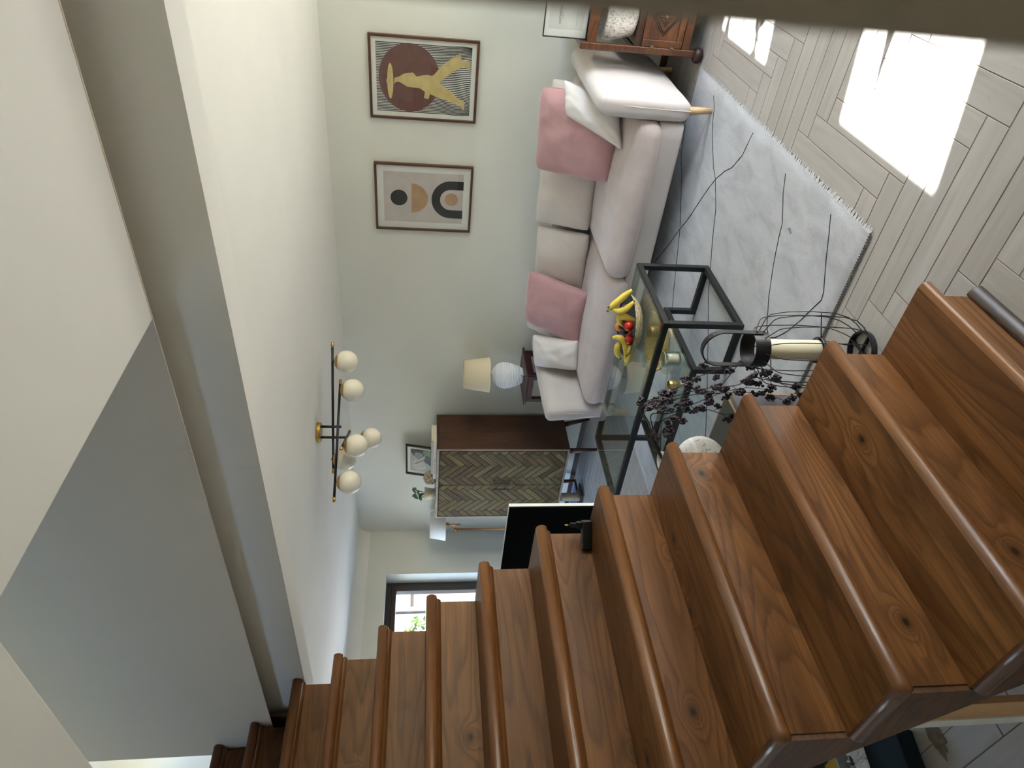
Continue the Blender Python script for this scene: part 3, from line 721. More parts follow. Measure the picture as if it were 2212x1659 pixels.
def fruit(name, c, r, mat, lab, cat, group=None, stalk=None, sq=0.94):
    t = thing(name, (c[0], c[1], c[2]-r), lab, cat, group)
    MB().sphere(c, r, 20, 14, (1, 1, sq), 0.05, c[0]*9).build('skin', mat, t, smooth=True)
    m = MB()
    for k in range(5):
        a = 2*math.pi*k/5; m.add([(c[0], c[1], c[2]+r*0.95), (c[0]+r*0.16*math.cos(a-0.5), c[1]+r*0.16*math.sin(a-0.5), c[2]+r*0.96), (c[0]+r*0.5*math.cos(a), c[1]+r*0.5*math.sin(a), c[2]+r*0.90), (c[0]+r*0.16*math.cos(a+0.5), c[1]+r*0.16*math.sin(a+0.5), c[2]+r*0.96)], [(0, 1, 2, 3)])
    m.build('stalk', stalk or stem_g, t)
tomato = plain('tomato_skin', (196, 44, 26), 0.22, 0, 0.1, 20); orange = plain('orange_peel', (226, 136, 36), 0.45, 0, 0.08, 60, 0.2); plum = plain('plum_skin', (70, 34, 46), 0.4, 0, 0.25, 30)
fruit('tomato', (-2.081, 2.99, 0.528), 0.028, tomato, 'red tomato beneath the arched banana in the fruit bowl', 'tomato', 'tomatoes in the bowl', tip_b)
fruit('tomato', (-2.166, 2.985, 0.506), 0.028, tomato, 'red tomato beside the spotted banana bunch in the fruit bowl', 'tomato', 'tomatoes in the bowl', tip_b)
fruit('orange', (-2.168, 3.11, 0.535), 0.029, orange, 'orange at the back of the fruit bowl', 'orange')
fruit('orange', (-2.160, 3.045, 0.497), 0.022, orange, 'small orange low between the two tomatoes in the bowl', 'orange')
fruit('plum', (-2.142, 3.075, 0.535), 0.021, plum, 'dark plum resting against the orange in the bowl', 'plum', 'dark plums in the bowl', tip_b)
fruit('plum', (-2.148, 3.04, 0.522), 0.021, plum, 'dark plum between orange and red tomato', 'plum', 'dark plums in the bowl', tip_b)
fruit('plum', (-2.075, 3.085, 0.555), 0.022, plum, 'dark plum behind the arched banana', 'plum', 'dark plums in the bowl', tip_b)
fruit('plum', (-2.030, 3.09, 0.535), 0.025, plum, 'dark plum under the upright pair of bananas', 'plum', 'dark plums in the bowl', tip_b)
fruit('plum', (-2.115, 3.13, 0.515), 0.027, plum, 'dark plum low at the back rim of the bowl', 'plum', 'dark plums in the bowl', tip_b)
fruit('plum', (-2.225, 3.06, 0.505), 0.026, plum, 'dark plum under the spotted banana', 'plum', 'dark plums in the bowl', tip_b)

# on the lower shelf
tray = thing('gold_tray', (-2.36, 3.24, GS), 'round gold tray with raised rim on the glass shelf', 'tray')
TC = (-2.385, 3.255, GS)
MB().lathe([(0.0005, 0.0), (0.165, 0.0), (0.170, 0.004), (0.172, 0.034), (0.168, 0.036), (0.165, 0.008), (0.0005, 0.006)], TC, 64, False, False).build('dish', M['gold'], tray, smooth=True)
for a in (0.7, 0.7+math.pi):
    c0 = Vector(TC)+Vector((0.172*math.cos(a), 0.172*math.sin(a), 0.03))
    tg = Vector((-math.sin(a), math.cos(a), 0)); o_ = Vector((math.cos(a), math.sin(a), 0))
    MB().tube([c0-tg*0.04, c0-tg*0.03+o_*0.012+Vector((0, 0, 0.012)), c0+o_*0.018+Vector((0, 0, 0.018)), c0+tg*0.03+o_*0.012+Vector((0, 0, 0.012)), c0+tg*0.04], 0.004, 8).build('handle', M['gold'], tray, smooth=True)
PC = Vector((-2.325, 3.290, GS+0.0065))
pot = thing('gold_jar', PC, 'small gold jar with coppery coiled lid standing on the gold tray', 'jar')
MB().lathe([(0.0005, 0), (0.030, 0), (0.035, 0.01), (0.036, 0.05), (0.034, 0.058)], PC, 32, False, True).build('body', M['gold'], pot, smooth=True)
lidm = plain('coppery_coil', (150, 104, 66), 0.4, 0.7, 0.3, 120)
ml = MB()
for k in range(5): ml.tube([(PC.x+(0.006+0.0062*k)*math.cos(a), PC.y+(0.006+0.0062*k)*math.sin(a), PC.z+0.0615) for a in [2*math.pi*i/24 for i in range(24)]], 0.0034, 6, closed=True)
ml.build('coiled_lid', lidm, pot, smooth=True)
CC = Vector((-2.262, 2.935, GS))
wax = NT('ivory_wax'); wax.setb(Roughness=0.5); wax.b.inputs['Base Color'].default_value = srgb(238, 230, 202); wax.b.inputs['Subsurface Weight'].default_value = 0.25; wax.b.inputs['Subsurface Radius'].default_value = (0.02, 0.015, 0.008)
hol = thing('glass_hurricane', CC, 'clear glass candle jar on the lower glass shelf', 'candle holder')
MB().lathe([(0.0005, 0.0), (0.044, 0.0), (0.047, 0.004), (0.047, 0.092), (0.0445, 0.093), (0.0445, 0.007), (0.0005, 0.006)], CC, 40, False, False).build('jar', M['glass'], hol, smooth=True)
MB().tube([(CC.x+0.0462*math.cos(a), CC.y+0.0462*math.sin(a), CC.z+0.0925) for a in [2*math.pi*i/40 for i in range(40)]], 0.0016, 6, closed=True).build('rim', plain('glass_rim', (214, 224, 228), 0.1), hol, smooth=True)
can = thing('candle', CC+Vector((0, 0, 0.0062)), 'short ivory candle burnt hollow inside the clear glass jar', 'candle')
MB().lathe([(0.0005, 0), (0.032, 0), (0.033, 0.004), (0.033, 0.058), (0.029, 0.064), (0.023, 0.062), (0.016, 0.050), (0.0005, 0.047)], CC+Vector((0, 0, 0.0062)), 36, False, False).build('wax', wax.m, can, smooth=True)
MB().tube([CC+Vector((0, 0, 0.052)), CC+Vector((0.002, 0, 0.062))], 0.0011, 6).build('wick', M['blackgloss'], can)
GC = Vector((-2.385, 2.855, GS))
cup = thing('gold_cup', GC, 'small faceted gold tealight cup behind the berry branches', 'cup')
MB().lathe([(0.0005, 0), (0.020, 0), (0.027, 0.012), (0.030, 0.035), (0.027, 0.050), (0.025, 0.050), (0.026, 0.034), (0.022, 0.012), (0.0005, 0.006)], GC, 10, False, False).build('body', M['gold'], cup)
MB().lathe([(0.0005, 0.012), (0.0185, 0.012), (0.0185, 0.026), (0.0005, 0.026)], GC, 20, False, False).build('wax', wax.m, cup, smooth=True)

# ------------------------------------------------------------------ pictures on the wall
def frame(name, x0, x1, z0, z1, y, fw, fd, mat, label, cat='picture', group=None, tilt=0):
    t = thing(name, ((x0+x1)/2, y, z0), label, cat, group)
    MB().box(x0, x0+fw, y-fd, y, z0, z1).build('frame_side', mat, t, bevel=0.002); MB().box(x1-fw, x1, y-fd, y, z0, z1).build('frame_side', mat, t, bevel=0.002)
    MB().box(x0+fw, x1-fw, y-fd, y, z1-fw, z1).build('frame_side', mat, t, bevel=0.002); MB().box(x0+fw, x1-fw, y-fd, y, z0, z0+fw).build('frame_side', mat, t, bevel=0.002)
    return t
def flat(parent, name, polys, y, mat, d=0.0006):
    m = MB()
    for p in polys: m.prism(p, lambda a, b, c: (a, y-c, b), d)
    return m.build(name, mat, parent)
def ell(cx, cz, rx, rz_, n=48, a0=0, a1=2*math.pi):
    full = abs(a1-a0-2*math.pi) < 1e-6
    return [(cx+rx*math.cos(a0+(a1-a0)*k/(n if full else n-1)), cz+rz_*math.sin(a0+(a1-a0)*k/(n if full else n-1))) for k in range(n)]
M['print_black'] = plain('print_black', (38, 37, 36), 0.6, 0, 0.1); M['print_brown'] = plain('print_brown', (112, 76, 70), 0.7, 0, 0.14, 26); M['print_gold'] = plain('print_gold', (206, 184, 128), 0.6, 0, 0.12, 20)
M['print_tan'] = plain('print_tan', (190, 152, 116), 0.6, 0, 0.12, 20); M['print_grey'] = plain('print_greige', (208, 196, 192), 0.7, 0, 0.05, 14); M['print_gold2'] = plain('print_dark_gold', (160, 124, 80), 0.6, 0, 0.1, 20)
# walking woman print
fx0, fx1, fz0, fz1 = -1.702, -1.159, 1.300, 2.036
pf = frame('framed_print', fx0, fx1, fz0, fz1, YW, 0.017, 0.026, M['framewood'], 'framed print of a gold walking woman in a wide hat over a brown disc', 'picture', 'framed prints above the sofa')
MB().box(fx0+0.014, fx1-0.014, YW-0.012, YW-0.004, fz0+0.014, fz1-0.014).build('paper', M['paper'], pf)
px0, px1, pz0, pz1 = fx0+0.046, fx1-0.046, fz0+0.048, fz1-0.048
def S1(x, y):    # picture crop -> print plane
    s_ = (x-147)/(766-147); yt = 258+s_*54; yb = 710+s_*42; t_ = (yb-y)/(yb-yt)
    return (px0+t_*(px1-px0), pz1-s_*(pz1-pz0))
yp = YW-0.012
ln = MB(); NL = 44
for k in range(NL):
    t0 = (k+0.5)/NL; pts = []
    for i in range(41):
        s_ = i/40; wv = 0.0
        if s_ > 0.6:
            q_ = (s_-0.6)/0.4; wv = 0.055*q_*math.sin(t0*math.pi*2)*(-1) + 0.010*math.sin(q_*7+t0*9)*q_
        pts.append((px0+min(max(t0+wv, 0.0), 1.0)*(px1-px0), pz1-s_*(pz1-pz0)))
    w_ = 0.0029
    for a, b in zip(pts, pts[1:]): ln.add([(a[0]-w_, yp-0.0004, a[1]), (a[0]+w_, yp-0.0004, a[1]), (b[0]+w_, yp-0.0004, b[1]), (b[0]-w_, yp-0.0004, b[1])], [(0, 1, 2, 3)])
ln.build('wavy_lines', M['print_black'], pf, kind='stuff')
c_ = S1(362, 497); r1 = abs(S1(362, 277)[0]-S1(362, 717)[0])/2; r2 = abs(S1(163, 497)[1]-S1(562, 497)[1])/2
flat(pf, 'brown_disc', [ell(c_[0], c_[1], r1, r2, 64)], yp-0.0005, M['print_brown'])
body = [(268, 490), (290, 487), (330, 465), (385, 460), (410, 487), (440, 480), (470, 476), (512, 482), (530, 468), (560, 430), (600, 398), (645, 368), (690, 345), (699, 392), (735, 388), (756, 400), (757, 458), (742, 440), (715, 428), (698, 434), (660, 452), (610, 484), (572, 515), (558, 527), (580, 545), (640, 588), (690, 634), (716, 645), (737, 658), (728, 672), (731, 705), (721, 715), (706, 680), (688, 678), (655, 668), (600, 640), (540, 620), (498, 600), (488, 635), (458, 626), (464, 585), (430, 562), (390, 557), (345, 550), (300, 520), (276, 518), (262, 534), (262, 500)]
flat(pf, 'figure', [[S1(*p) for p in body]], yp-0.0013, M['print_gold'])
hat = [S1(237+20*math.cos(a)*(1.0), 513+115*math.sin(a)) for a in [2*math.pi*k/40 for k in range(40)]]
crown = [S1(*p) for p in ((240, 478), (222, 487), (211, 505), (213, 520), (224, 540), (240, 548))]
flat(pf, 'hat', [hat], yp-0.0016, M['print_gold']); flat(pf, 'hat_crown', [crown], yp-0.0022, M['print_gold'])
MB().box(fx0+0.016, fx1-0.016, YW-0.020, YW-0.0185, fz0+0.016, fz1-0.016).build('glazing', M['pane'], pf)
# geometric print
gx0, gx1, gz0, gz1 = -2.560, -2.022, 1.294, 2.026
pg = frame('framed_print', gx0, gx1, gz0, gz1, YW, 0.017, 0.026, M['framewood'], 'framed abstract print with black circle, tan half disc and black arch', 'picture', 'framed prints above the sofa')
MB().box(gx0+0.014, gx1-0.014, YW-0.012, YW-0.004, gz0+0.014, gz1-0.014).build('paper', M['paper'], pg)
qx0, qx1, qz0, qz1 = gx0+0.068, gx1-0.068, gz0+0.068, gz1-0.066
def S2(x, y):
    s_ = (x-200)/(718-200); yt = 1088+s_*40; yb = 1412+s_*32; t_ = (yb-y)/(yb-yt)
    return (qx0+t_*(qx1-qx0), qz1-s_*(qz1-qz0))
flat(pg, 'background', [[(qx0, qz0), (qx1, qz0), (qx1, qz1), (qx0, qz1)]], yp, M['print_grey'])
yq = yp-0.0006; sxp = (qx1-qx0)/330; szp = (qz1-qz0)/518
c_ = S2(298, 1260); flat(pg, 'black_circle', [ell(c_[0], c_[1], 52*sxp, 55*szp)], yq, M['print_black'])
c_ = S2(380, 1266); flat(pg, 'half_disc', [ell(c_[0], c_[1], 97*sxp, 107*szp, 40, math.pi, 2*math.pi)], yq, M['print_tan'])
c_ = S2(637, 1285); ro, ri = 124*sxp, 68*sxp; hz = 82*szp
arch = ell(c_[0], c_[1], ro, 126*szp, 30, 0, math.pi)
inner = ell(c_[0], c_[1], ri, 70*szp, 30, 0, math.pi)
polys = [[(arch[i][0], arch[i][1]), (arch[i+1][0], arch[i+1][1]), (inner[i+1][0], inner[i+1][1]), (inner[i][0], inner[i][1])] for i in range(29)]
polys += [[(c_[0]-ro, c_[1]-hz), (c_[0]-ri, c_[1]-hz), (c_[0]-ri, c_[1]), (c_[0]-ro, c_[1])], [(c_[0]+ri, c_[1]-hz), (c_[0]+ro, c_[1]-hz), (c_[0]+ro, c_[1]), (c_[0]+ri, c_[1])]]
flat(pg, 'black_arch', polys, yq, M['print_black'])
c_ = S2(642, 1282); flat(pg, 'small_disc', [ell(c_[0], c_[1], 42*sxp, 44*szp)], yq, M['print_tan'])
MB().box(gx0+0.016, gx1-0.016, YW-0.020, YW-0.0185, gz0+0.016, gz1-0.016).build('glazing', M['pane'], pg)

# ------------------------------------------------------------------ herringbone cabinet
KX0, KX1, KY0, KY1, KZ0, KZ1 = -5.490, -4.508, 4.430, 4.900, 0.262, 1.512
cab = thing('cabinet', ((KX0+KX1)/2, 4.66, 0), 'dark wood cabinet with herringbone plank doors on splayed legs in the corner', 'cabinet')
MB().box(KX0, KX1, KY0, KY1, KZ1-0.026, KZ1).build('top_panel', M['walnut'], cab, bevel=0.002)
MB().box(KX1-0.022, KX1, KY0, KY1, KZ0, KZ1-0.026).build('side_panel', M['walnut'], cab, bevel=0.002)
MB().box(KX0, KX0+0.022, KY0, KY1, KZ0, KZ1-0.026).build('side_panel', M['walnut'], cab, bevel=0.002)
MB().box(KX0+0.022, KX1-0.022, KY0, KY1, KZ0, KZ0+0.022).build('bottom_panel', M['walnut'], cab, bevel=0.002)
MB().box(KX0+0.022, KX1-0.022, KY1-0.012, KY1, KZ0+0.022, KZ1-0.026).build('back_panel', M['walnut'], cab)
edge = wood('weathered_edge', (98, 82, 62), (132, 114, 90), (160, 142, 116), 'Z', 0.5, 16, False, 0.2)
fe = MB().box(KX0, KX0+0.018, KY0-0.004, KY0, KZ0, KZ1).box(KX1-0.018, KX1, KY0-0.004, KY0, KZ0, KZ1).box(KX0+0.018, KX1-0.018, KY0-0.004, KY0, KZ1-0.02, KZ1).box(KX0+0.018, KX1-0.018, KY0-0.004, KY0, KZ0, KZ0+0.018)
fe.build('front_edging', edge, cab)
xm = (KX0+KX1)/2
hang = [(KX0+0.026, xm-0.002), (xm+0.002, KX1-0.026)]
plank_m = [M['mango'], wood('weathered_mango_grey', (68, 60, 40), (102, 91, 62), (126, 114, 80), 'X', 0.6, 20, False, 0.25, 0.0, 1.0, 0.08, 0.12), wood('weathered_mango_brown', (60, 46, 30), (90, 72, 47), (114, 95, 64), 'X', 0.6, 20, False, 0.3, 0.0, 1.0, 0.08, 0.12)]
prnd = random.Random(5)
for di, (xa, xb) in enumerate(hang):
    za, zb = KZ0+0.026, KZ1-0.030
    dr = MB().box(xa, xb, KY0+0.002, KY0+0.018, za, zb).build('door', plain('door_groove', (34, 26, 20), 0.8), cab)
    pw = 0.0565; pl = pw*4; cs = math.cos(math.pi/4)
    cx, cz = (xa+xb)/2+(0.012 if di else -0.01), (za+zb)/2
    for i in range(-40, 41):
        for j in range(-8, 9):
            kx, ky = -i*pw+j*pl, i*pw+j*pl
            for (ax, ay, lx, ly, horiz) in ((kx-pl, ky, pl, pw, True), (kx, ky, pw, pl, False)):
                g = 0.0024; rect = [(ax+g, ay+g), (ax+lx-g, ay+g), (ax+lx-g, ay+ly-g), (ax+g, ay+ly-g)]
                pol = [(cx+(p[0]+p[1])*cs, cz+(p[1]-p[0])*cs) for p in rect]
                pc = clip_rect(pol, xa+0.002, xb-0.002, za+0.002, zb-0.002)
                if len(pc) < 3: continue
                A = 0.5*abs(sum(p[0]*q_[1]-q_[0]*p[1] for p, q_ in zip(pc, pc[1:]+pc[:1])))
                if A < 0.0004: continue
                d = prnd.uniform(0.004, 0.0065)
                # local frame laid along the plank so the grain follows it
                c0 = Vector((sum(p[0] for p in pc)/len(pc), KY0+0.002, sum(p[1] for p in pc)/len(pc)))
                ang = -math.pi/4 if horiz else math.pi/4
                ux, uz = math.cos(ang), math.sin(ang)
                loc2 = [((p[0]-c0.x)*ux+(p[1]-c0.z)*uz, -(p[0]-c0.x)*uz+(p[1]-c0.z)*ux) for p in pc]
                n_ = len(loc2)
                me = bpy.data.meshes.new('plank'); me.from_pydata([(p[0], 0, p[1]) for p in loc2]+[(p[0], -d, p[1]) for p in loc2], [], [tuple(range(n_, 2*n_))]+[(k, (k+1) % n_, n_+(k+1) % n_, n_+k) for k in range(n_)])
                me.materials.append(prnd.choice(plank_m))
                o = bpy.data.objects.new('plank', me); COL.objects.link(o); o.parent = dr
                o.location = c0-ORG[cab.name]; o.rotation_euler = (0, -ang, 0)
    hx = xm+(-0.042 if di == 0 else 0.042)
    hx2 = xm+(-0.066 if di == 0 else 0.066)
    MB().tube([(hx2, KY0-0.002, 0.955), (hx, KY0-0.024, 0.955), (hx, KY0-0.024, 0.805), (hx2, KY0-0.002, 0.805)], 0.0068, 8).build('handle', M['black'], dr, bevel=0)
for sx in (0, 1):
    for sy in (0, 1):
        xa = KX1-0.07 if sx else KX0+0.07; ya = KY0+0.05 if sy else KY1-0.06
        xb = KX1-0.012 if sx else KX0+0.06; yb = KY0+0.01 if sy else KY1-0.035
        MB().tube([(xb, yb, 0.0), (xa, ya, KZ0+0.004)], [0.015, 0.026], 14).build('leg', M['walnut'], cab, smooth=True)

# things on the cabinet
KT = KZ1
def leaning_picture():
    x0, x1, z0 = -5.285, -4.865, KT; h = 0.30; yb = 4.86; y0 = 4.80
    t = thing('photo_frame', ((x0+x1)/2, y0, z0), 'black framed monochrome photo of a face behind hands leaning on cabinet wall', 'picture')
    sl = (yb-y0)/h
    def pt(x, z, c): return (x, y0+sl*z-c, z0+z)
    def rect(nm, xa, xb, za, zb, c0, c1, mat, **k):
        m = MB(); m.add([pt(x, z, c) for c in (c0, c1) for z in (za, zb) for x in (xa, xb)], [(0, 2, 3, 1), (4, 5, 7, 6), (0, 1, 5, 4), (2, 6, 7, 3), (0, 4, 6, 2), (1, 3, 7, 5)]); return m.build(nm, mat, t, **k)
    fw = 0.018
    rect('frame_side', x0, x0+fw, 0, h, 0, 0.02, M['blackgloss']); rect('frame_side', x1-fw, x1, 0, h, 0, 0.02, M['blackgloss'])
    rect('frame_side', x0+fw, x1-fw, h-fw, h, 0, 0.02, M['blackgloss']); rect('frame_side', x0+fw, x1-fw, 0, fw, 0, 0.02, M['blackgloss'])
    rect('paper', x0+fw, x1-fw, fw, h-fw, 0.002, 0.008, M['paper'])
    ph = NT('photo_dark'); ph.col(ph.ramp(ph.noise(ph.coord(rnd=False), 9, 4), [(0.3, srgb(52, 54, 56)), (0.7, srgb(96, 100, 102))])); ph.setb(Roughness=0.4)
    xa, xb, za, zb = x0+0.055, x1-0.05, 0.045, h-0.045
    rect('photo', xa, xb, za, zb, 0.008, 0.0088, plain('photo_grey', (176, 180, 178), 0.4, 0, 0.1, 6))
    def shape(nm, pts, c, mat):
        m = MB(); m.prism([(xa+p[0]*(xb-xa), za+p[1]*(zb-za)) for p in pts], lambda a, b, cc: pt(a, b, c+cc), 0.0005); m.build(nm, mat, t)
    # hair, face and hands of the photograph as flat tones
    shape('hair', [(0.30, 0), (1, 0), (1, 0.95), (0.86, 0.96), (0.70, 0.86), (0.62, 0.62), (0.66, 0.40), (0.45, 0.30)], 0.009, ph.m)
    lt = plain('photo_light', (196, 198, 196), 0.4, 0, 0.12, 20); md = plain('photo_mid', (140, 143, 144), 0.4, 0, 0.15, 20)
    shape('face', [(0.60, 0.34), (0.82, 0.42), (0.88, 0.72), (0.72, 0.84), (0.60, 0.70)], 0.0094, md)
    shape('hand', [(0.06, 0.40), (0.02, 0.66), (0.16, 0.92), (0.40, 0.86), (0.58, 0.70), (0.54, 0.50), (0.36, 0.30), (0.20, 0.22)], 0.0098, lt)
    for k in range(4):
        f0 = 0.18+0.11*k; shape('finger', [(f0, 0.84-0.07*k), (f0+0.06, 0.86-0.07*k), (f0+0.30, 0.42-0.05*k), (f0+0.25, 0.36-0.05*k)], 0.0102, md if k % 2 else lt)
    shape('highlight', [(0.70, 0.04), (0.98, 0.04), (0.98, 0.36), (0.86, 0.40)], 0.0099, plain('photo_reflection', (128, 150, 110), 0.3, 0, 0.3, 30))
leaning_picture()
bk1 = thing('book', (-4.79, 4.66, KT), 'lower white hardback lying on the cabinet', 'book', 'books lying on the cabinet')
MB().box(-5.055, -4.545, 4.555, 4.80, KT+0.0005, KT+0.005).box(-5.055, -4.545, 4.555, 4.80, KT+0.024, KT+0.0285).box(-5.055, -4.545, 4.555, 4.56, KT+0.005, KT+0.024).build('cover', M['white'], bk1, bevel=0.001)
MB().box(-5.048, -4.552, 4.5605, 4.795, KT+0.005, KT+0.024).build('pages', plain('book_pages', (226, 220, 206), 0.8), bk1)
m_ = MB()
for k in range(13): m_.box(-4.98+k*0.017, -4.968+k*0.017+(0.003 if k % 3 else -0.003), 4.5545, 4.5551, KT+0.011, KT+0.018)
m_.build('spine_print', plain('spine_print', (150, 150, 150), 0.6), bk1)
bk2 = thing('book', (-4.78, 4.67, KT+0.0285), 'upper pale grey book of the two lying on the cabinet', 'book', 'books lying on the cabinet')
gb = plain('grey_cover', (196, 192, 182), 0.6)
MB().box(-5.005, -4.545, 4.575, 4.80, KT+0.029, KT+0.0325).box(-5.005, -4.545, 4.575, 4.80, KT+0.046, KT+0.0495).box(-5.005, -4.545, 4.575, 4.58, KT+0.0325, KT+0.046).build('cover', gb, bk2, bevel=0.001)
MB().box(-4.998, -4.55, 4.5805, 4.795, KT+0.0325, KT+0.046).build('pages', plain('book_pages', (226, 220, 206), 0.8), bk2)
orn = thing('ornament', (-5.085, 4.60, KT), 'knobbly beige rose-like ornament beside the books', 'ornament')
om = plain('beige_stone', (176, 162, 140), 0.8, 0, 0.15, 30, 0.2)
MB().sphere((-5.085, 4.60, KT+0.052), 0.048, 16, 12, (1, 1, 1.0), 0.1, 2).build('core', om, orn, smooth=True)
ornd = random.Random(2)
for k in range(26):
    th = math.acos(1-1.75*(k+0.5)/26); ph = k*2.39996; d = Vector((math.sin(th)*math.cos(ph), math.sin(th)*math.sin(ph), math.cos(th)))
    c = Vector((-5.085, 4.60, KT+0.054))+d*0.052
    MB().sphere(c, 0.021, 9, 7, (1, 1, 0.9), 0.25, k).build('petal', om, orn, smooth=True)
pp = thing('potted_plant', (-5.388, 4.66, KT), 'small green fleshy-leaved plant in a cream dimpled pot on the cabinet', 'plant')
dim = NT('dimpled_ceramic'); v_ = dim.coord(rnd=False); vo = dim.n('ShaderNodeTexVoronoi'); vo.inputs['Scale'].default_value = 110; dim.l(v_, vo.inputs['Vector'])
dim.col(dim.ramp(vo.outputs['Distance'], [(0.1, srgb(196, 182, 154)), (0.6, srgb(222, 210, 184))])); dim.setb(Roughness=0.6); dim.bump(vo.outputs['Distance'], 0.5, 0.003)
PCc = (-5.388, 4.66, KT)
MB().lathe([(0.0005, 0), (0.058, 0), (0.062, 0.008), (0.058, 0.010), (0.0005, 0.008)], PCc, 32, False, False).build('saucer', M['ceramic'], pp, smooth=True)
MB().lathe([(0.0005, 0.010), (0.050, 0.010), (0.054, 0.03), (0.066, 0.105), (0.062, 0.106), (0.058, 0.09), (0.0005, 0.088)], PCc, 32, False, False).build('pot', dim.m, pp, smooth=True)
lf = plain('fleshy_leaf', (58, 96, 48), 0.35, 0, 0.2, 20)
for k, (dx, dy, dz, s_, ax) in enumerate([(0.02, -0.01, 0.15, 1, 20), (-0.035, 0.01, 0.15, 1.1, 150), (0.00, -0.03, 0.185, 1, 80), (0.055, 0.0, 0.175, 1.0, 10), (-0.05, -0.02, 0.12, 0.9, 200), (0.03, 0.02, 0.20, 0.9, 50), (-0.015, -0.03, 0.135, 0.9, 250), (-0.025, 0.0, 0.205, 0.8, 120)]):
    c = Vector((PCc[0]+dx, PCc[1]+dy, KT+dz))
    m_ = MB(); a_ = math.radians(ax)
    def leaf(u, v, c=c, a_=a_, s_=s_):
        l = (u-0.5)*0.075*s_; w = math.sin(u*math.pi)**0.6*0.022*s_*(v-0.5)*2
        z = 0.010*math.sin(u*math.pi)+abs(w)*0.35
        return c+Vector((math.cos(a_)*l-math.sin(a_)*w, math.sin(a_)*l+math.cos(a_)*w*0.5, z+l*0.5+w*0.6))
    m_.grid(leaf, 10, 6); m_.build('leaf', lf, pp, smooth=True)
    MB().tube([(PCc[0]+dx*0.2, PCc[1]+dy*0.2, KT+0.088), (c.x-dx*0.2, c.y, c.z-0.01)], 0.003, 6).build('stem', lf, pp)

# ------------------------------------------------------------------ brass floor lamp in the corner
fl = thing('floor_lamp', (-6.13, 4.78, 0), 'brass swing-arm floor lamp with white tapered shade in the room corner', 'lamp')
MB().lathe([(0.0005, 0), (0.13, 0), (0.13, 0.012), (0.02, 0.018), (0.0005, 0.018)], (-6.13, 4.78, 0), 36, False, False).build('base', M['copper'], fl, smooth=True)
MB().tube([(-6.13, 4.78, 0.015), (-6.13, 4.78, 1.265)], 0.010, 12).build('pole', M['copper'], fl, smooth=True)
MB().tube([(-6.13, 4.78, 1.258), (-6.085, 4.74, 1.262)], 0.009, 10).build('joint', M['copper'], fl, smooth=True)
MB().tube([(-6.088, 4.742, 1.245), (-6.088, 4.742, 1.285)], 0.016, 14).build('knuckle', M['copper'], fl, smooth=True)
MB().tube([(-6.088, 4.742, 1.28), (-5.945, 4.70, 1.29)], 0.008, 10).build('arm', M['copper'], fl, smooth=True)
MB().tube([(-5.945, 4.70, 1.225), (-5.945, 4.70, 1.375)], 0.008, 10).build('upright', M['copper'], fl, smooth=True)
MB().tube([(-5.945, 4.70, 1.350), (-5.945, 4.70, 1.392)], 0.022, 16).build('socket', M['copper'], fl, smooth=True)
shade_w = NT('white_shade'); shade_w.col(shade_w.ramp(shade_w.noise(shade_w.coord(), 300, 2), [(0.2, srgb(226, 224, 220)), (0.8, srgb(238, 237, 234))])); shade_w.setb(Roughness=0.9)
MB().lathe([(0.172, 0.0), (0.142, 0.168), (0.1405, 0.168), (0.1705, 0.0)], (-5.945, 4.70, 1.388), 48, False, False).build('shade', shade_w.m, fl, smooth=True)

# ------------------------------------------------------------------ side table and table lamp
AX0, AX1, AY0, AY1, AZ = -4.000, -3.705, 4.520, 4.900, 0.755
sd = thing('side_table', ((AX0+AX1)/2, (AY0+AY1)/2, 0), 'tall dark mahogany side table between sofa and cabinet', 'table')
MB().box(AX0-0.02, AX1+0.02, AY0-0.02, AY1+0.02, AZ-0.018, AZ).build('top', M['mahog'], sd, bevel=0.005)
for a, b in (((AX0+0.015, AY0+0.012), (AX1-0.015, AY0+0.012)), ((AX0+0.015, AY1-0.012), (AX1-0.015, AY1-0.012)), ((AX0+0.012, AY0+0.02), (AX0+0.012, AY1-0.02)), ((AX1-0.012, AY0+0.02), (AX1-0.012, AY1-0.02))):
    MB().bar((*a, AZ-0.043), (*b, AZ-0.043), 0.02, 0.05).build('apron', M['mahog'], sd)
for x in (AX0+0.02, AX1-0.02):
    for y in (AY0+0.02, AY1-0.02): MB().bar((x, y, 0), (x, y, AZ-0.018), 0.04).build('leg', M['mahog'], sd, bevel=0.003)
MB().box(AX0+0.02, AX1-0.02, AY0+0.02, AY1-0.02, 0.20, 0.216).build('shelf', M['mahog'], sd)
LC = (-3.850, 4.715, AZ)
tl = thing('table_lamp', LC, 'ribbed white ceramic table lamp with cream drum shade on the mahogany table', 'lamp')
rib = []
for k in range(91):
    s_ = k/90; z = 0.008+0.258*s_
    r = 0.068+0.050*math.sin(min(1, (s_/0.62))*math.pi/2) if s_ < 0.62 else 0.118-0.052*((s_-0.62)/0.38)**2.3
    r += 0.0042*math.sin(s_*2*math.pi*17) if s_ < 0.93 else 0
    rib.append((r, z))
ribm = plain('ribbed_ceramic', (224, 226, 232), 0.55, 0, 0.03, 60, 0.1)
MB().lathe([(0.0005, 0), (0.066, 0)]+rib+[(0.062, 0.270), (0.046, 0.274), (0.045, 0.286), (0.0005, 0.287)], LC, 64, False, False).build('base', ribm, tl, smooth=True)
MB().tube([(LC[0], LC[1], AZ+0.285), (LC[0], LC[1], AZ+0.325)], 0.012, 12).build('stem', M['copper'], tl, smooth=True)
shade_c = NT('cream_shade'); shade_c.col(shade_c.ramp(shade_c.noise(shade_c.coord((1, 1, 0.3)), 200, 3), [(0.2, srgb(212, 198, 168)), (0.8, srgb(226, 213, 186))])); shade_c.setb(Roughness=0.9)
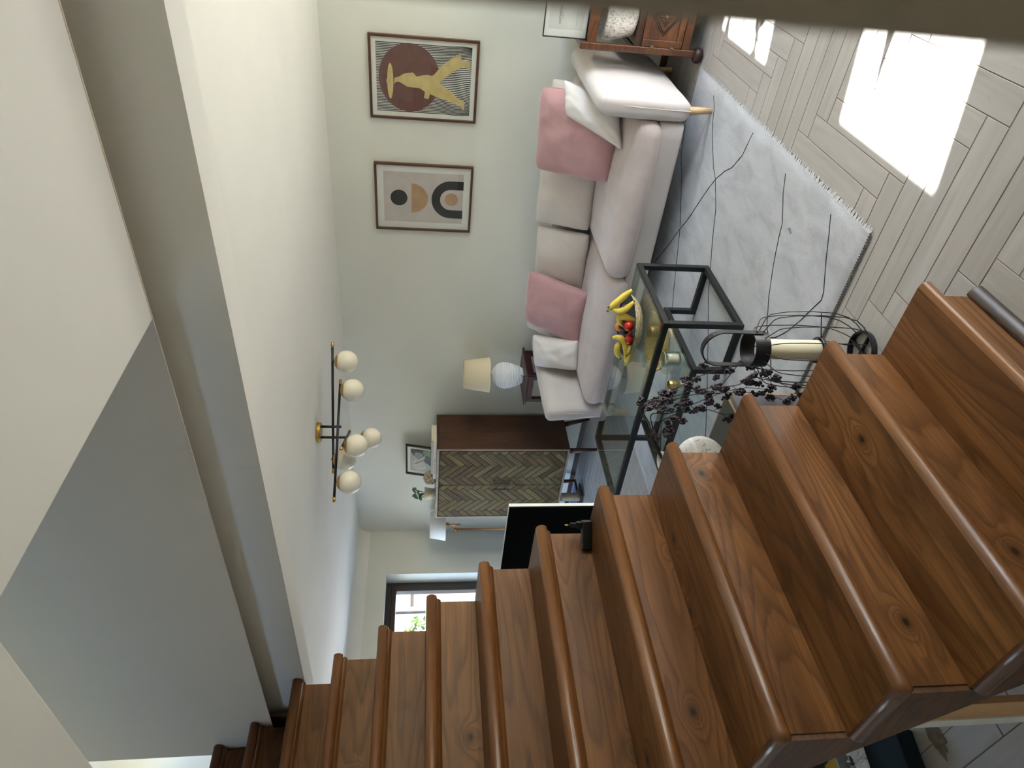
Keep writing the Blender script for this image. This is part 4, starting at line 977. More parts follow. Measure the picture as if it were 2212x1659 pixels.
MB().lathe([(0.158, 0.305), (0.124, 0.535), (0.1225, 0.535), (0.1565, 0.305)], LC, 56, False, False).build('shade', shade_c.m, tl, smooth=True)
MB().tube([(LC[0]+0.05, LC[1]-0.055, AZ+0.03), (-3.775, 4.60, AZ+0.004), (-3.70, 4.53, AZ+0.006), (-3.675, 4.50, AZ-0.02), (-3.668, 4.50, 0.45), (-3.668, 4.55, 0.02)], 0.003, 6).build('cord', M['black'], tl, smooth=True)

# ------------------------------------------------------------------ ceiling light
cl = thing('ceiling_light', (-3.27, 3.37, ZC), 'black and brass ceiling light with six opal glass globes', 'lamp')
MB().tube([(-3.27, 3.37, ZC-0.028), (-3.27, 3.37, ZC)], 0.068, 40).build('ceiling_plate', M['brass'], cl, bevel=0.004)
def lbar(a, b, z):
    a, b = Vector((*a, z)), Vector((*b, z)); d = (b-a).normalized()
    MB().tube([a+d*0.03, b-d*0.03], 0.0085, 10).build('bar', M['black'], cl, smooth=True)
    for p, s_ in ((a, 1), (b, -1)): MB().tube([p, p+d*s_*0.034], 0.0098, 12).build('brass_tip', M['brass'], cl, smooth=True)
lbar((-2.755, 3.684), (-3.516, 3.227), 2.240)
lbar((-2.978, 3.573), (-3.413, 2.885), 2.192)
lbar((-3.140, 3.085), (-3.400, 3.520), 2.150)
MB().tube([(-3.235, 3.388, 2.185), (-3.235, 3.388, ZC-0.027)], 0.0085, 10).build('rod', M['black'], cl, smooth=True)
MB().tube([(-3.300, 3.352, 2.145), (-3.300, 3.352, ZC-0.027)], 0.0085, 10).build('rod', M['black'], cl, smooth=True)
for (x, y, zb, z, r) in ((-2.853, 3.607, 2.240, 2.1465, 0.075), (-3.366, 3.215, 2.240, 2.150, 0.075), (-2.982, 3.470, 2.192, 2.103, 0.075), (-3.338, 2.985, 2.192, 2.101, 0.075), (-3.190, 3.165, 2.150, 2.066, 0.075), (-3.372, 3.420, 2.150, 1.995, 0.072)):
    g = MB().sphere((x, y, z), r, 32, 20).build('globe', M['opal'], cl, smooth=True)
    MB().lathe([(0.0005, r+0.006), (0.03, r+0.001), (0.052, r*0.755), (0.0525, r*0.74)], (x, y, z), 32, False, False).build('brass_cap', M['brass'], g, smooth=True)
    MB().tube([(x, y, z+r), (x, y, zb)], 0.006, 10).build('neck', M['black'], g, smooth=True)

# ------------------------------------------------------------------ television on its bench, seen from behind
BX0, BX1, BY0, BY1, BZ = -3.05, -1.672, 1.635, 1.955, 0.450
bench = thing('media_bench', ((BX0+BX1)/2, (BY0+BY1)/2, 0), 'low dark media bench with pale wood edges behind the stairs', 'bench')
dk = plain('dark_green_laminate', (50, 54, 46), 0.3, 0, 0.06); gr = plain('grey_laminate', (86, 84, 90), 0.4, 0, 0.05)
edg = wood('oak_edging', (132, 96, 66), (166, 126, 92), (190, 150, 112), 'X', 0.5, 14, False, 0.1)
MB().box(BX0+0.006, BX1-0.006, BY0, BY1-0.006, BZ-0.005, BZ).box(BX0, BX1, BY0, BY1-0.006, BZ-0.022, BZ-0.005).build('top', dk, bench)
MB().box(BX0, BX1, BY1-0.006, BY1, BZ-0.022, BZ+0.0006).box(BX1-0.006, BX1, BY0, BY1-0.006, BZ-0.005, BZ+0.0006).box(BX0, BX0+0.006, BY0, BY1-0.006, BZ-0.005, BZ+0.0006).build('top_edging', edg, bench)
MB().box(BX1-0.022, BX1-0.002, BY0, BY1-0.008, 0.03, BZ-0.022).build('end_panel', gr, bench); MB().box(BX0+0.002, BX0+0.022, BY0, BY1-0.008, 0.03, BZ-0.022).build('end_panel', gr, bench)
MB().box(BX1-0.022, BX1, BY1-0.008, BY1, 0.03, BZ-0.022).box(BX0, BX0+0.022, BY1-0.008, BY1, 0.03, BZ-0.022).build('panel_edging', edg, bench)
MB().box(BX0+0.022, BX1-0.022, BY0, BY0+0.008, 0.05, BZ-0.022).build('back_panel', gr, bench)
MB().box(BX0+0.022, BX1-0.022, BY0+0.01, BY1-0.02, 0.03, 0.05).box(BX0+0.022, BX1-0.022, BY0+0.01, BY1-0.02, 0.24, 0.255).build('shelf', dk, bench)
for k in range(3):
    xx = BX0+0.03+k*(BX1-BX0-0.06)/3; MB().box(xx+0.002, xx+(BX1-BX0-0.06)/3-0.002, BY1-0.02, BY1-0.004, 0.055, BZ-0.026).build('door', dk, bench)
for x in (BX0+0.05, BX1-0.05):
    for y in (BY0+0.04, BY1-0.05): MB().tube([(x, y, 0), (x, y, 0.031)], 0.018, 14).build('foot', M['black'], bench)
TVY = 1.865; tv = thing('television', (-2.9, TVY, BZ), 'large flat television seen from its black back with a white bezel', 'television')
tx0, tx1, tz0, tz1 = -3.60, -2.238, 0.50, 1.274
MB().box(tx0+0.002, tx1-0.002, TVY-0.012, TVY-0.004, tz0+0.002, tz1-0.002).box(tx0+0.008, tx1-0.008, TVY-0.004, TVY, tz0+0.008, tz1-0.008).build('back_shell', plain('tv_back_black', (9, 9, 10), 0.9, 0, 0.1, 8, 0, 0.08), tv, bevel=0.003)
bz = plain('white_bezel', (222, 224, 224), 0.4)
MB().box(tx0, tx0+0.008, TVY-0.004, TVY+0.012, tz0, tz1).box(tx1-0.008, tx1, TVY-0.004, TVY+0.012, tz0, tz1).box(tx0+0.008, tx1-0.008, TVY-0.004, TVY+0.012, tz1-0.008, tz1).box(tx0+0.008, tx1-0.008, TVY-0.004, TVY+0.012, tz0, tz0+0.008).build('bezel', bz, tv)
MB().box(tx0+0.008, tx1-0.008, TVY, TVY+0.008, tz0+0.008, tz1-0.008).build('screen', plain('dark_screen', (8, 9, 11), 0.1), tv)
MB().box(-3.25, -2.6, TVY-0.045, TVY-0.022, 0.62, 0.92).build('rear_housing', plain('tv_back_black', (10, 10, 11), 0.9, 0, 0.1, 8, 0, 0.08), tv, bevel=0.006)
for x in (-2.98, -2.42): MB().bar((x, TVY-0.01, tz0+0.004), (x, TVY-0.01, BZ+0.008), 0.03).bar((x, TVY-0.075, BZ+0.006), (x, TVY+0.075, BZ+0.006), 0.03, 0.012).build('foot', M['black'], tv)

# ------------------------------------------------------------------ speckled vase with dried berry branches
spk = NT('speckled_plaster'); v_ = spk.coord(rnd=False)
f1 = spk.noise(v_, 70, 4, 0.7); f2 = spk.noise(v_, 9, 3); mpv = spk.n('ShaderNodeMapping'); mpv.inputs['Scale'].default_value = (3, 3, 40); spk.l(v_, mpv.inputs[0]); f3 = spk.noise(mpv.outputs[0], 1.5, 3)
cbase = spk.ramp(f3, [(0.3, srgb(196, 190, 180)), (0.7, srgb(226, 224, 220))])
spk.col(spk.mix(spk.math('MULTIPLY', spk.ramp(f1, [(0.56, (0, 0, 0)), (0.66, (1, 1, 1))]), spk.ramp(f2, [(0.42, (0, 0, 0)), (0.58, (1, 1, 1))])), cbase, srgb(70, 68, 70))); spk.setb(Roughness=0.85); spk.bump(f1, 0.3, 0.003)
VC = Vector((-1.885, 1.790, BZ)); vz = thing('vase', VC, 'round white speckled vase on the media bench behind the stairs', 'vase')
vp = [(0.0005, 0.0), (0.045, 0.0)]+[(0.098*math.sin(a), 0.098-0.098*math.cos(a)) for a in [0.55+k*(2.72-0.55)/26 for k in range(27)]]+[(0.034, 0.200), (0.032, 0.235), (0.040, 0.262), (0.036, 0.264), (0.028, 0.235), (0.028, 0.20)]
MB().lathe(vp, VC, 48, False, False).build('body', spk.m, vz, smooth=True)
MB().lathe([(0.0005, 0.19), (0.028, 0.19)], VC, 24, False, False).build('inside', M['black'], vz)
berry = NT('dried_berry'); berry.col(berry.ramp(berry.noise(berry.coord(), 60, 3), [(0.3, srgb(30, 24, 32)), (0.55, srgb(52, 38, 48)), (0.75, srgb(78, 58, 66))])); berry.setb(Roughness=0.42)
twig = plain('dark_twig', (46, 36, 34), 0.7, 0, 0.25, 30)
BR = [[[-1.711, 1.819, 0.8], [-1.655, 1.837, 0.833], [-1.63, 1.856, 0.803], [-1.608, 1.875, 0.731], [-1.549, 1.894, 0.633], [-1.515, 1.913, 0.527], [-1.512, 1.931, 0.411], [-1.552, 1.95, 0.324]],
[[-1.67, 1.8, 0.823], [-1.612, 1.8, 0.846], [-1.584, 1.8, 0.784], [-1.543, 1.8, 0.707], [-1.515, 1.8, 0.618], [-1.5, 1.8, 0.517], [-1.461, 1.8, 0.442], [-1.492, 1.8, 0.342], [-1.54, 1.8, 0.242]],
[[-1.728, 1.811, 0.774], [-1.667, 1.823, 0.789], [-1.672, 1.834, 0.718], [-1.632, 1.846, 0.625], [-1.589, 1.857, 0.533], [-1.57, 1.869, 0.434], [-1.587, 1.88, 0.33]],
[[-1.749, 1.808, 0.755], [-1.692, 1.817, 0.741], [-1.661, 1.825, 0.678], [-1.648, 1.833, 0.587], [-1.679, 1.842, 0.501], [-1.695, 1.85, 0.418]],
[[-1.78, 1.80, 0.733], [-1.735, 1.793, 0.743], [-1.692, 1.787, 0.730], [-1.729, 1.78, 0.717]],
[[-1.706, 1.813, 0.793], [-1.659, 1.827, 0.818], [-1.635, 1.84, 0.752], [-1.599, 1.853, 0.658], [-1.598, 1.867, 0.554], [-1.603, 1.88, 0.437], [-1.617, 1.893, 0.333], [-1.671, 1.907, 0.212]]]
BL = ['dried dark berry branch arching out furthest towards the glass table top', 'dried dark berry branch nearest the lantern, dropping lowest in front', 'dried dark berry branch through the middle of the spray', 'dried dark berry branch closest to the round vase, hanging along the stairs', 'short dried berry twig curling just above the speckled vase', 'dried dark berry branch drooping deepest behind the stair nosing']
def cat_rom(P, n=8):
    P = [Vector(p) for p in P]; out = []
    for i in range(len(P)-1):
        p0, p1, p2, p3 = P[max(i-1, 0)], P[i], P[i+1], P[min(i+2, len(P)-1)]
        for k in range(n):
            t = k/n; out.append(0.5*((2*p1)+(p2-p0)*t+(2*p0-5*p1+4*p2-p3)*t*t+(3*p1-p0-3*p2+p3)*t**3))
    return out+[P[-1]]
brn = random.Random(12)
def berry_cluster(mb, c, d, n=12, r=0.0062):
    for k in range(n):
        o = Vector((brn.gauss(0, 1), brn.gauss(0, 1), brn.gauss(0, 1))).normalized()*brn.uniform(0.004, 0.0115)+d*brn.uniform(-0.011, 0.011)
        q = c+o
        if q.y < YE+0.02 and q.z < 0.9: q.y = YE+0.02
        mb.sphere(q, r*brn.uniform(0.75, 1.15), 7, 5)
for P, lab in zip(BR, BL):
    nk = VC+Vector((brn.uniform(-0.012, 0.012), brn.uniform(-0.012, 0.012), 0.205))
    nk2 = nk+Vector((0.02, 0.0, 0.06))
    pts = cat_rom([nk, nk2]+P, 6)
    t = thing('berry_branch', nk, lab, 'branch', 'dried berry branches in the speckled vase')
    MB().tube(pts, [0.0028-0.0018*i/len(pts) for i in range(len(pts))], 6).build('stem', twig, t, smooth=True)
    sd_ = MB(); be = MB(); i0 = 14+ (6 if len(P) > 4 else 0)
    i = i0
    while i < len(pts):
        d = (pts[min(i+1, len(pts)-1)]-pts[i-1]).normalized()
        out = Vector((brn.gauss(0, 1), brn.gauss(0, 0.7), brn.gauss(0, 1))); out = (out-d*out.dot(d)).normalized()
        tip = pts[i]+out*brn.uniform(0.012, 0.034)+d*0.012
        sd_.tube([pts[i], (pts[i]+tip)/2+d*0.004, tip], 0.0010, 5); berry_cluster(be, tip, d, brn.randint(13, 19))
        i += brn.choice((2, 3, 3))
    berry_cluster(be, pts[-1], Vector((0, 0, 1)))
    sd_.build('side_twigs', twig, t); be.build('berries', berry.m, t, smooth=True, kind='stuff')

# ------------------------------------------------------------------ wire lantern with pillar candle
LX, LY = -1.412, 1.905
lan = thing('lantern', (LX, LY, 0), 'black wire lantern with leather-like loop handle on the floor beside the stairs', 'lantern')
def band(z0, z1, r, t_=0.003): return MB().lathe([(r-t_, z0), (r, z0), (r, z1), (r-t_, z1), (r-t_, z0)], (LX, LY, 0), 48, False, False)
band(0.405, 0.462, 0.066).build('top_band', M['black'], lan); band(0.0, 0.022, 0.076, 0.006).build('base_ring', M['black'], lan, bevel=0.001)
MB().bar((LX-0.073, LY, 0.011), (LX+0.073, LY, 0.011), 0.006, 0.014).build('base_bar', M['black'], lan); MB().bar((LX, LY-0.073, 0.011), (LX, LY+0.073, 0.011), 0.006, 0.014).build('base_bar', M['black'], lan)
for k in range(14):
    a = 2*math.pi*(k+0.3)/14; ca, sa = math.cos(a), math.sin(a)
    pr = [(0.062, 0.425), (0.085, 0.414), (0.118, 0.396), (0.128, 0.380), (0.138, 0.32), (0.142, 0.22), (0.138, 0.13), (0.124, 0.075), (0.100, 0.040), (0.074, 0.016)]
    MB().tube([(LX+r*ca, LY+r*sa, z) for r, z in pr], 0.0019, 6).build('wire', M['black'], lan, smooth=True)
ha = math.radians(6); hx, hy = math.cos(ha), math.sin(ha)
hp = [(0.068, 0.425)]+[(0.068, 0.47), (0.069, 0.53)]+[(0.069*math.cos(b), 0.565+0.072*math.sin(b)) for b in [math.pi*k/14 for k in range(15)]]+[(-0.069, 0.53), (-0.068, 0.47), (-0.068, 0.425)]
m_ = MB()
for i in range(len(hp)-1):
    pass
nh = len(hp); perp = Vector((-hy, hx, 0))
for s1 in (-1, 1):
    for s2 in (-1, 1):
        for i, (r, z) in enumerate(hp):
            pin = Vector((LX+(r+0.0018*s2*(1 if r > 0 else -1))*hx, LY+(r+0.0018*s2*(1 if r > 0 else -1))*hy, z+0.0018*s2*max(0, min(1, (z-0.56)/0.06))))+perp*s1*0.012
            m_.v.append(tuple(pin))
for i in range(nh-1):
    a0, b0, c0, d0 = i, nh+i, 2*nh+i, 3*nh+i
    m_.f += [(a0, a0+1, b0+1, b0), (c0, d0, d0+1, c0+1), (a0, c0, c0+1, a0+1), (b0, b0+1, d0+1, d0)]
m_.build('handle', M['black'], lan)
for s_ in (1, -1): MB().sphere((LX+s_*0.071*hx, LY+s_*0.071*hy, 0.447), 0.005, 10, 6).build('rivet', M['black'], lan, smooth=True)
MB().lathe([(0.0005, 0.178), (0.046, 0.178), (0.050, 0.182), (0.050, 0.192), (0.047, 0.192), (0.046, 0.186), (0.0005, 0.186)], (LX, LY, 0), 36, False, False).build('candle_dish', M['black'], lan, smooth=True)
for k in range(3):
    a = 2*math.pi*k/3+0.4; MB().tube([(LX+0.048*math.cos(a), LY+0.048*math.sin(a), 0.184), (LX+0.139*math.cos(a), LY+0.139*math.sin(a), 0.20)], 0.002, 6).build('dish_support', M['black'], lan)
pc = thing('candle', (LX, LY, 0.187), 'tall cream pillar candle inside the black wire lantern', 'candle')
MB().lathe([(0.0005, 0), (0.036, 0), (0.0375, 0.004), (0.0375, 0.214), (0.035, 0.219), (0.012, 0.216), (0.0005, 0.215)], (LX, LY, 0.187), 36, False, False).build('wax', wax.m, pc, smooth=True)
MB().tube([(LX, LY, 0.40), (LX+0.002, LY, 0.415)], 0.0012, 6).build('wick', M['blackgloss'], pc)

# ------------------------------------------------------------------ carved sideboard at the near end of the sofa
QX0, QX1, QY0, QY1 = -1.010, -0.06, 4.285, 4.915
sb = thing('sideboard', (-0.53, 4.6, 0), 'antique oak sideboard with carved diamond door and bun feet beside the sofa', 'sideboard')
def qb(nm, x0, x1, y0, y1, z0, z1, mat=None, bev=0.002, parent=None): return MB().box(x0, x1, y0, y1, z0, z1).build(nm, mat or M['oak'], parent or sb, bevel=bev)
for x in (QX0, QX1-0.04):
    qb('front_post', x, x+0.040, QY0, QY0+0.04, 0.055, 0.757, None, 0.006); qb('back_post', x, x+0.040, QY1-0.04, QY1, 0.055, 0.757, M['oakdark'], 0.006)
    qb('side_rail', x+0.004, x+0.036, QY0+0.04, QY1-0.04, 0.70, 0.752, M['oakdark']); qb('side_panel', x+0.008, x+0.032, QY0+0.04, QY1-0.04, 0.10, 0.43, M['oakdark'])
qb('top_rail', QX0+0.04, QX1-0.04, QY0+0.004, QY0+0.030, 0.665, 0.716); qb('top_board', QX0+0.04, QX1-0.04, QY0+0.03, QY1, 0.700, 0.716)
qb('shelf_board', QX0+0.04, QX1-0.04, QY0+0.004, QY1, 0.405, 0.428, M['oakdark']); qb('back_rail', QX0+0.04, QX1-0.04, QY1-0.03, QY1, 0.50, 0.54, M['oakdark'])
qb('bottom_rail', QX0+0.04, QX1-0.04, QY0+0.004, QY0+0.03, 0.095, 0.140); qb('bottom_board', QX0+0.04, QX1-0.04, QY0+0.03, QY1, 0.095, 0.112, M['oakdark'])
qb('back_board', QX0+0.04, QX1-0.04, QY1-0.012, QY1, 0.112, 0.405, M['oakdark']); qb('under_rail', QX0+0.04, QX1-0.04, QY0+0.01, QY0+0.024, 0.392, 0.405, M['oakdark'])
DW = 0.33
for di, dx0 in enumerate((QX0+0.042, QX0+0.042+DW+0.206)):
    dx1 = dx0+DW; z0, z1 = 0.144, 0.390
    dr = qb('door', dx0+0.035, dx1-0.035, QY0+0.014, QY0+0.024, z0+0.035, z1-0.035, None, 0)
    qb('stile', dx0, dx0+0.038, QY0+0.003, QY0+0.024, z0, z1, None, 0.003, dr); qb('stile', dx1-0.038, dx1, QY0+0.003, QY0+0.024, z0, z1, None, 0.003, dr)
    qb('rail', dx0+0.038, dx1-0.038, QY0+0.003, QY0+0.024, z1-0.038, z1, None, 0.003, dr); qb('rail', dx0+0.038, dx1-0.038, QY0+0.003, QY0+0.024, z0, z0+0.038, None, 0.003, dr)
    cx, cz = (dx0+dx1)/2+ (0.0 if di else -0.002), (z0+z1)/2
    rx, rzv = 0.104, 0.082
    for nm, k0, k1, d0 in (('diamond_moulding', 1.0, 0.90, 0.006), ('diamond_moulding', 0.85, 0.74, 0.008)):
        o_ = [(cx-rx*k0, cz), (cx, cz+rzv*k0), (cx+rx*k0, cz), (cx, cz-rzv*k0)]; i_ = [(cx-rx*k1, cz), (cx, cz+rzv*k1), (cx+rx*k1, cz), (cx, cz-rzv*k1)]
        m_ = MB()
        for k in range(4): m_.prism([o_[k], o_[(k+1) % 4], i_[(k+1) % 4], i_[k]], lambda a, b, c: (a, QY0+0.014-c, b), d0)
        m_.build(nm, M['oakdark'], dr, bevel=0.0015)
    for k in range(4):
        a = math.pi/2*k; m_ = MB(); lx = rx*0.52 if k % 2 == 0 else rzv*0.52
        m_.sphere((cx+math.cos(a)*lx*0.55, QY0+0.012, cz+math.sin(a)*lx*0.55), 1, 12, 8, (lx*0.5 if k % 2 == 0 else 0.007, 0.006, 0.007 if k % 2 == 0 else lx*0.5)); m_.build('carved_petal', M['oakdark'], dr, smooth=True)
        for s_ in (0.5, -0.5):
            b = a+math.pi/4; px, pz = cx+math.cos(b)*rx*0.26+s_*0.014*-math.sin(b), cz+math.sin(b)*rzv*0.28+s_*0.014*math.cos(b)
            MB().tube([(px+0.008*(1-q_/16)*math.cos(q_*0.7+b), QY0+0.0115, pz+0.008*(1-q_/16)*math.sin(q_*0.7+b)) for q_ in range(14)], 0.0028, 6).build('carved_scroll', M['oak'], dr, smooth=True)
    MB().sphere((cx, QY0+0.011, cz), 0.011, 14, 10, (1, 0.8, 1)).build('carved_boss', plain('worn_oak', (176, 124, 72), 0.35), dr, smooth=True)
    hxx = dx0 if di == 0 else dx1
    for hz_ in (0.205, 0.325):
        m_ = MB()
        for s1 in (-1, 1):
            m_.box(min(hxx+s1*0.004, hxx+s1*0.011), max(hxx+s1*0.004, hxx+s1*0.011), QY0-0.001, QY0+0.0035, hz_-0.010, hz_+0.010)
            for s2 in (-1, 0, 1):
                m_.tube([(hxx+s1*(0.011+0.005*math.cos(q_*0.8)+0.004), QY0-0.0005, hz_+s2*0.011+0.005*math.sin(q_*0.8)) for q_ in range(7)], 0.0017, 5)
        m_.tube([(hxx, QY0-0.001, hz_-0.012), (hxx, QY0-0.001, hz_+0.012)], 0.0035, 8)
        m_.build('hinge', plain('aged_brass', (124, 100, 66), 0.45, 0.8, 0.2, 60), dr)
for mx0 in (QX0+0.042+DW+0.002,): qb('centre_panel', mx0, mx0+0.202, QY0+0.006, QY0+0.024, 0.142, 0.392)
for x, y in ((QX0+0.01, QY0+0.02), (QX1-0.01, QY0+0.02), (QX0+0.02, QY1-0.03), (QX1-0.02, QY1-0.03)):
    m_ = MB().lathe([(0.0005, 0.0), (0.018, 0.0), (0.040, 0.012), (0.046, 0.030), (0.040, 0.048), (0.022, 0.058), (0.0005, 0.058)], (x, y, 0), 24, False, False)
    m_.build('bun_foot', plain('dark_bun', (52, 34, 30), 0.4), sb, smooth=True)
# sign print standing on the sideboard
sgx0, sgx1, sgz0, sgz1, sgy = -0.968, -0.560, 0.7165, 0.978, QY0+0.062
sg = frame('framed_sign', sgx0, sgx1, sgz0, sgz1, sgy, 0.006, 0.018, plain('navy_black_frame', (16, 17, 26), 0.35), 'thin black frame holding a white single-word sign on the oak sideboard', 'sign')
MB().box(sgx0+0.006, sgx1-0.006, sgy-0.008, sgy-0.001, sgz0+0.006, sgz1-0.006).build('paper', M['paper'], sg)
flat(sg, 'panel', [[(sgx0+0.045, sgz0+0.028), (sgx1-0.045, sgz0+0.028), (sgx1-0.045, sgz1-0.028), (sgx0+0.045, sgz1-0.028)]], sgy-0.008, plain('sign_grey', (214, 212, 208), 0.6, 0, 0.02))
def text(s_, parent, x, y, z, size, mat):
    cu = bpy.data.curves.new('lettering', 'FONT'); cu.body = s_; cu.size = size; cu.align_x = 'LEFT'; cu.align_y = 'CENTER'; cu.extrude = 0.0003; cu.space_character = 1.12
    o = bpy.data.objects.new('tmp', cu); COL.objects.link(o)
    me = bpy.data.meshes.new_from_object(o.evaluated_get(bpy.context.evaluated_depsgraph_get())); bpy.data.objects.remove(o)
    me.materials.clear(); me.materials.append(mat)
    t = bpy.data.objects.new('lettering', me); COL.objects.link(t); t.parent = parent
    t.location = Vector((x, y, z))-ORG[parent.name]; t.rotation_euler = (math.pi/2, 0, 0); return t
text('COTSWOLD', sg, -0.896, sgy-0.0092, 0.884, 0.0175, M['print_black'])
flat(sg, 'rule', [[(-0.868, 0.8695), (-0.832, 0.8695), (-0.832, 0.8707), (-0.868, 0.8707)]], sgy-0.0086, M['print_black'])
m_ = MB()
for k in range(12): m_.box(-0.90+k*0.0075, -0.90+k*0.0075+0.005, sgy-0.0092, sgy-0.0086, 0.7855, 0.7870)
m_.build('small_print', M['print_black'], sg)
MB().box(sgx0+0.006, sgx1-0.006, sgy-0.0115, sgy-0.0105, sgz0+0.006, sgz1-0.006).build('glazing', M['pane'], sg)
# fluffy-textured white planter inside the sideboard
pv = thing('planter', (-0.815, 4.43, 0.428), 'white rough-textured planter on the open shelf of the sideboard', 'planter')
rg = NT('rough_white'); v_ = rg.coord(rnd=False); vo = rg.n('ShaderNodeTexVoronoi'); vo.inputs['Scale'].default_value = 120; mpv = rg.n('ShaderNodeMapping'); mpv.inputs['Scale'].default_value = (1, 1, 0.6); rg.l(v_, mpv.inputs[0]); rg.l(mpv.outputs[0], vo.inputs['Vector'])
rg.col(rg.ramp(vo.outputs['Distance'], [(0.1, srgb(238, 236, 230)), (0.55, srgb(224, 221, 213)), (0.85, srgb(160, 158, 156))])); rg.setb(Roughness=0.9); rg.bump(vo.outputs['Distance'], -0.8, 0.008)
def rough(a, z): return 1+0.018*noise.noise(Vector((math.cos(a)*9, math.sin(a)*9, z*60)))+0.010*noise.noise(Vector((math.cos(a)*26, math.sin(a)*26, z*120)))
MB().lathe([(0.0005, 0), (0.115, 0), (0.128, 0.006)]+[(0.13+0.036*math.sin(k/24*1.5)-0.012*max(0, k-19)/5, 0.01+0.182*k/24) for k in range(25)]+[(0.140, 0.194), (0.132, 0.18), (0.0005, 0.17)], (-0.815, 4.43, 0.4285), 96, False, False, rough).build('body', rg.m, pv, smooth=True)

# ------------------------------------------------------------------ small things near the floor by the cabinet
mt = thing('mat', (-5.85, 4.55, 0), 'blue mat with black border on the floor below the corner cabinet', 'mat')
MB().box(-6.25, -5.455, 4.30, 4.84, 0.0, 0.010).build('field', fabric('blue_mat', (66, 86, 160), 0.12), mt)
MB().box(-5.455, -5.415, 4.26, 4.84, 0.0, 0.014).box(-6.25, -5.455, 4.26, 4.30, 0.0, 0.014).build('border', plain('black_border', (22, 22, 28), 0.7), mt)
cr = thing('scratching_post', (-5.34, 4.56, 0), 'short pale sisal-wrapped post under the corner cabinet by the television', 'post')
m_ = MB()
m_.lathe([(0.0005, 0.012), (0.042, 0.012)]+[(0.043+0.002*math.sin(k*1.57), 0.012+0.21*k/60) for k in range(61)]+[(0.0005, 0.224)], (-5.34, 4.56, 0), 28, False, False)
m_.build('wrapped_column', plain('sisal', (206, 188, 164), 0.9, 0, 0.1, 60, 0.3), cr, smooth=True)
MB().box(-5.44, -5.24, 4.48, 4.66, 0.0145, 0.026).build('foot_plate', plain('post_foot', (60, 58, 60), 0.8), cr)

# ------------------------------------------------------------------ odds and ends under the stairs
tc = thing('tool_case', (-2.34, 0.83, 0), 'dark teal flat tool case on the floor under the stairs', 'case')
MB().box(-2.46, -2.235, 0.70, 0.90, 0, 0.06, rz(-14)).build('shell', plain('dark_teal_plastic', (22, 36, 42), 0.8, 0, 0.1, 8, 0, 0.15), tc, bevel=0.008)
MB().box(-2.38, -2.31, 0.705, 0.72, 0.06, 0.075, rz(-14), (-2.345, 0.8, 0.06)).build('handle', M['blackgloss'], tc, bevel=0.004)
bg_ = thing('plastic_bag', (-2.49, 0.885, 0), 'crumpled white plastic bag between grey crate and dark tool case', 'bag')
m_ = MB()
def crum(u, v):
    a = u*2*math.pi; r = 0.045*(0.35+0.65*math.sin(min(v*1.25, 1)*math.pi/2)); n1 = noise.noise(Vector((math.cos(a)*2.2, math.sin(a)*2.2, v*5)))
    return (-2.49+(r*1.3+0.022*n1)*math.cos(a), 0.875+(r*1.7+0.03*n1)*math.sin(a), max(0.002, 0.095*(1-v)+0.015*noise.noise(Vector((a*2, v*7, 3)))))
m_.grid(crum, 28, 12); m_.build('film', plain('white_film', (214, 214, 218), 0.4), bg_)
gc = thing('crate', (-2.68, 0.95, 0), 'grey plastic storage crate under the stairs', 'crate')
cp = plain('grey_plastic', (104, 112, 112), 0.5)
MB().box(-2.80, -2.55, 0.86, 1.04, 0, 0.004).box(-2.80, -2.794, 0.86, 1.04, 0.004, 0.11).box(-2.556, -2.55, 0.86, 1.04, 0.004, 0.11).box(-2.794, -2.556, 0.86, 0.866, 0.004, 0.11).box(-2.794, -2.556, 1.034, 1.04, 0.004, 0.11).build('walls', cp, gc)
MB().box(-2.806, -2.544, 0.854, 0.862, 0.104, 0.113).box(-2.806, -2.544, 1.038, 1.046, 0.104, 0.113).box(-2.806, -2.798, 0.862, 1.038, 0.104, 0.113).box(-2.552, -2.544, 0.862, 1.038, 0.104, 0.113).build('rim', cp, gc)
yc_ = thing('sponge', (-2.66, 0.92, 0.0045), 'yellow sponge lying in the grey crate under the stairs', 'sponge')
MB().box(-2.74, -2.60, 0.89, 0.96, 0.0045, 0.06).build('block', plain('yellow_sponge', (206, 172, 60), 0.9, 0, 0.1, 60, 0.3), yc_, bevel=0.006)
mr = thing('mortar_debris', (-2.13, 0.80, 0), 'crusty brown mortar debris spilt on the floor beside the tool case', 'debris')
m_ = MB()
def deb(u, v):
    a = u*2*math.pi; k = 1+0.5*noise.noise(Vector((math.cos(a)*2.5, math.sin(a)*2.5, 0)))
    x, y = -2.125+0.035*v*k*math.cos(a), 0.80+0.055*v*k*math.sin(a)
    return (x, y, max(0.0004, 0.008*(1-v**2)+0.006*noise.noise(Vector((x*60, y*60, 0)))*(1-v)))
m_.grid(deb, 30, 10); m_.build('crust', plain('mortar', (124, 114, 100), 0.95, 0, 0.3, 40, 0.5), mr, smooth=True)

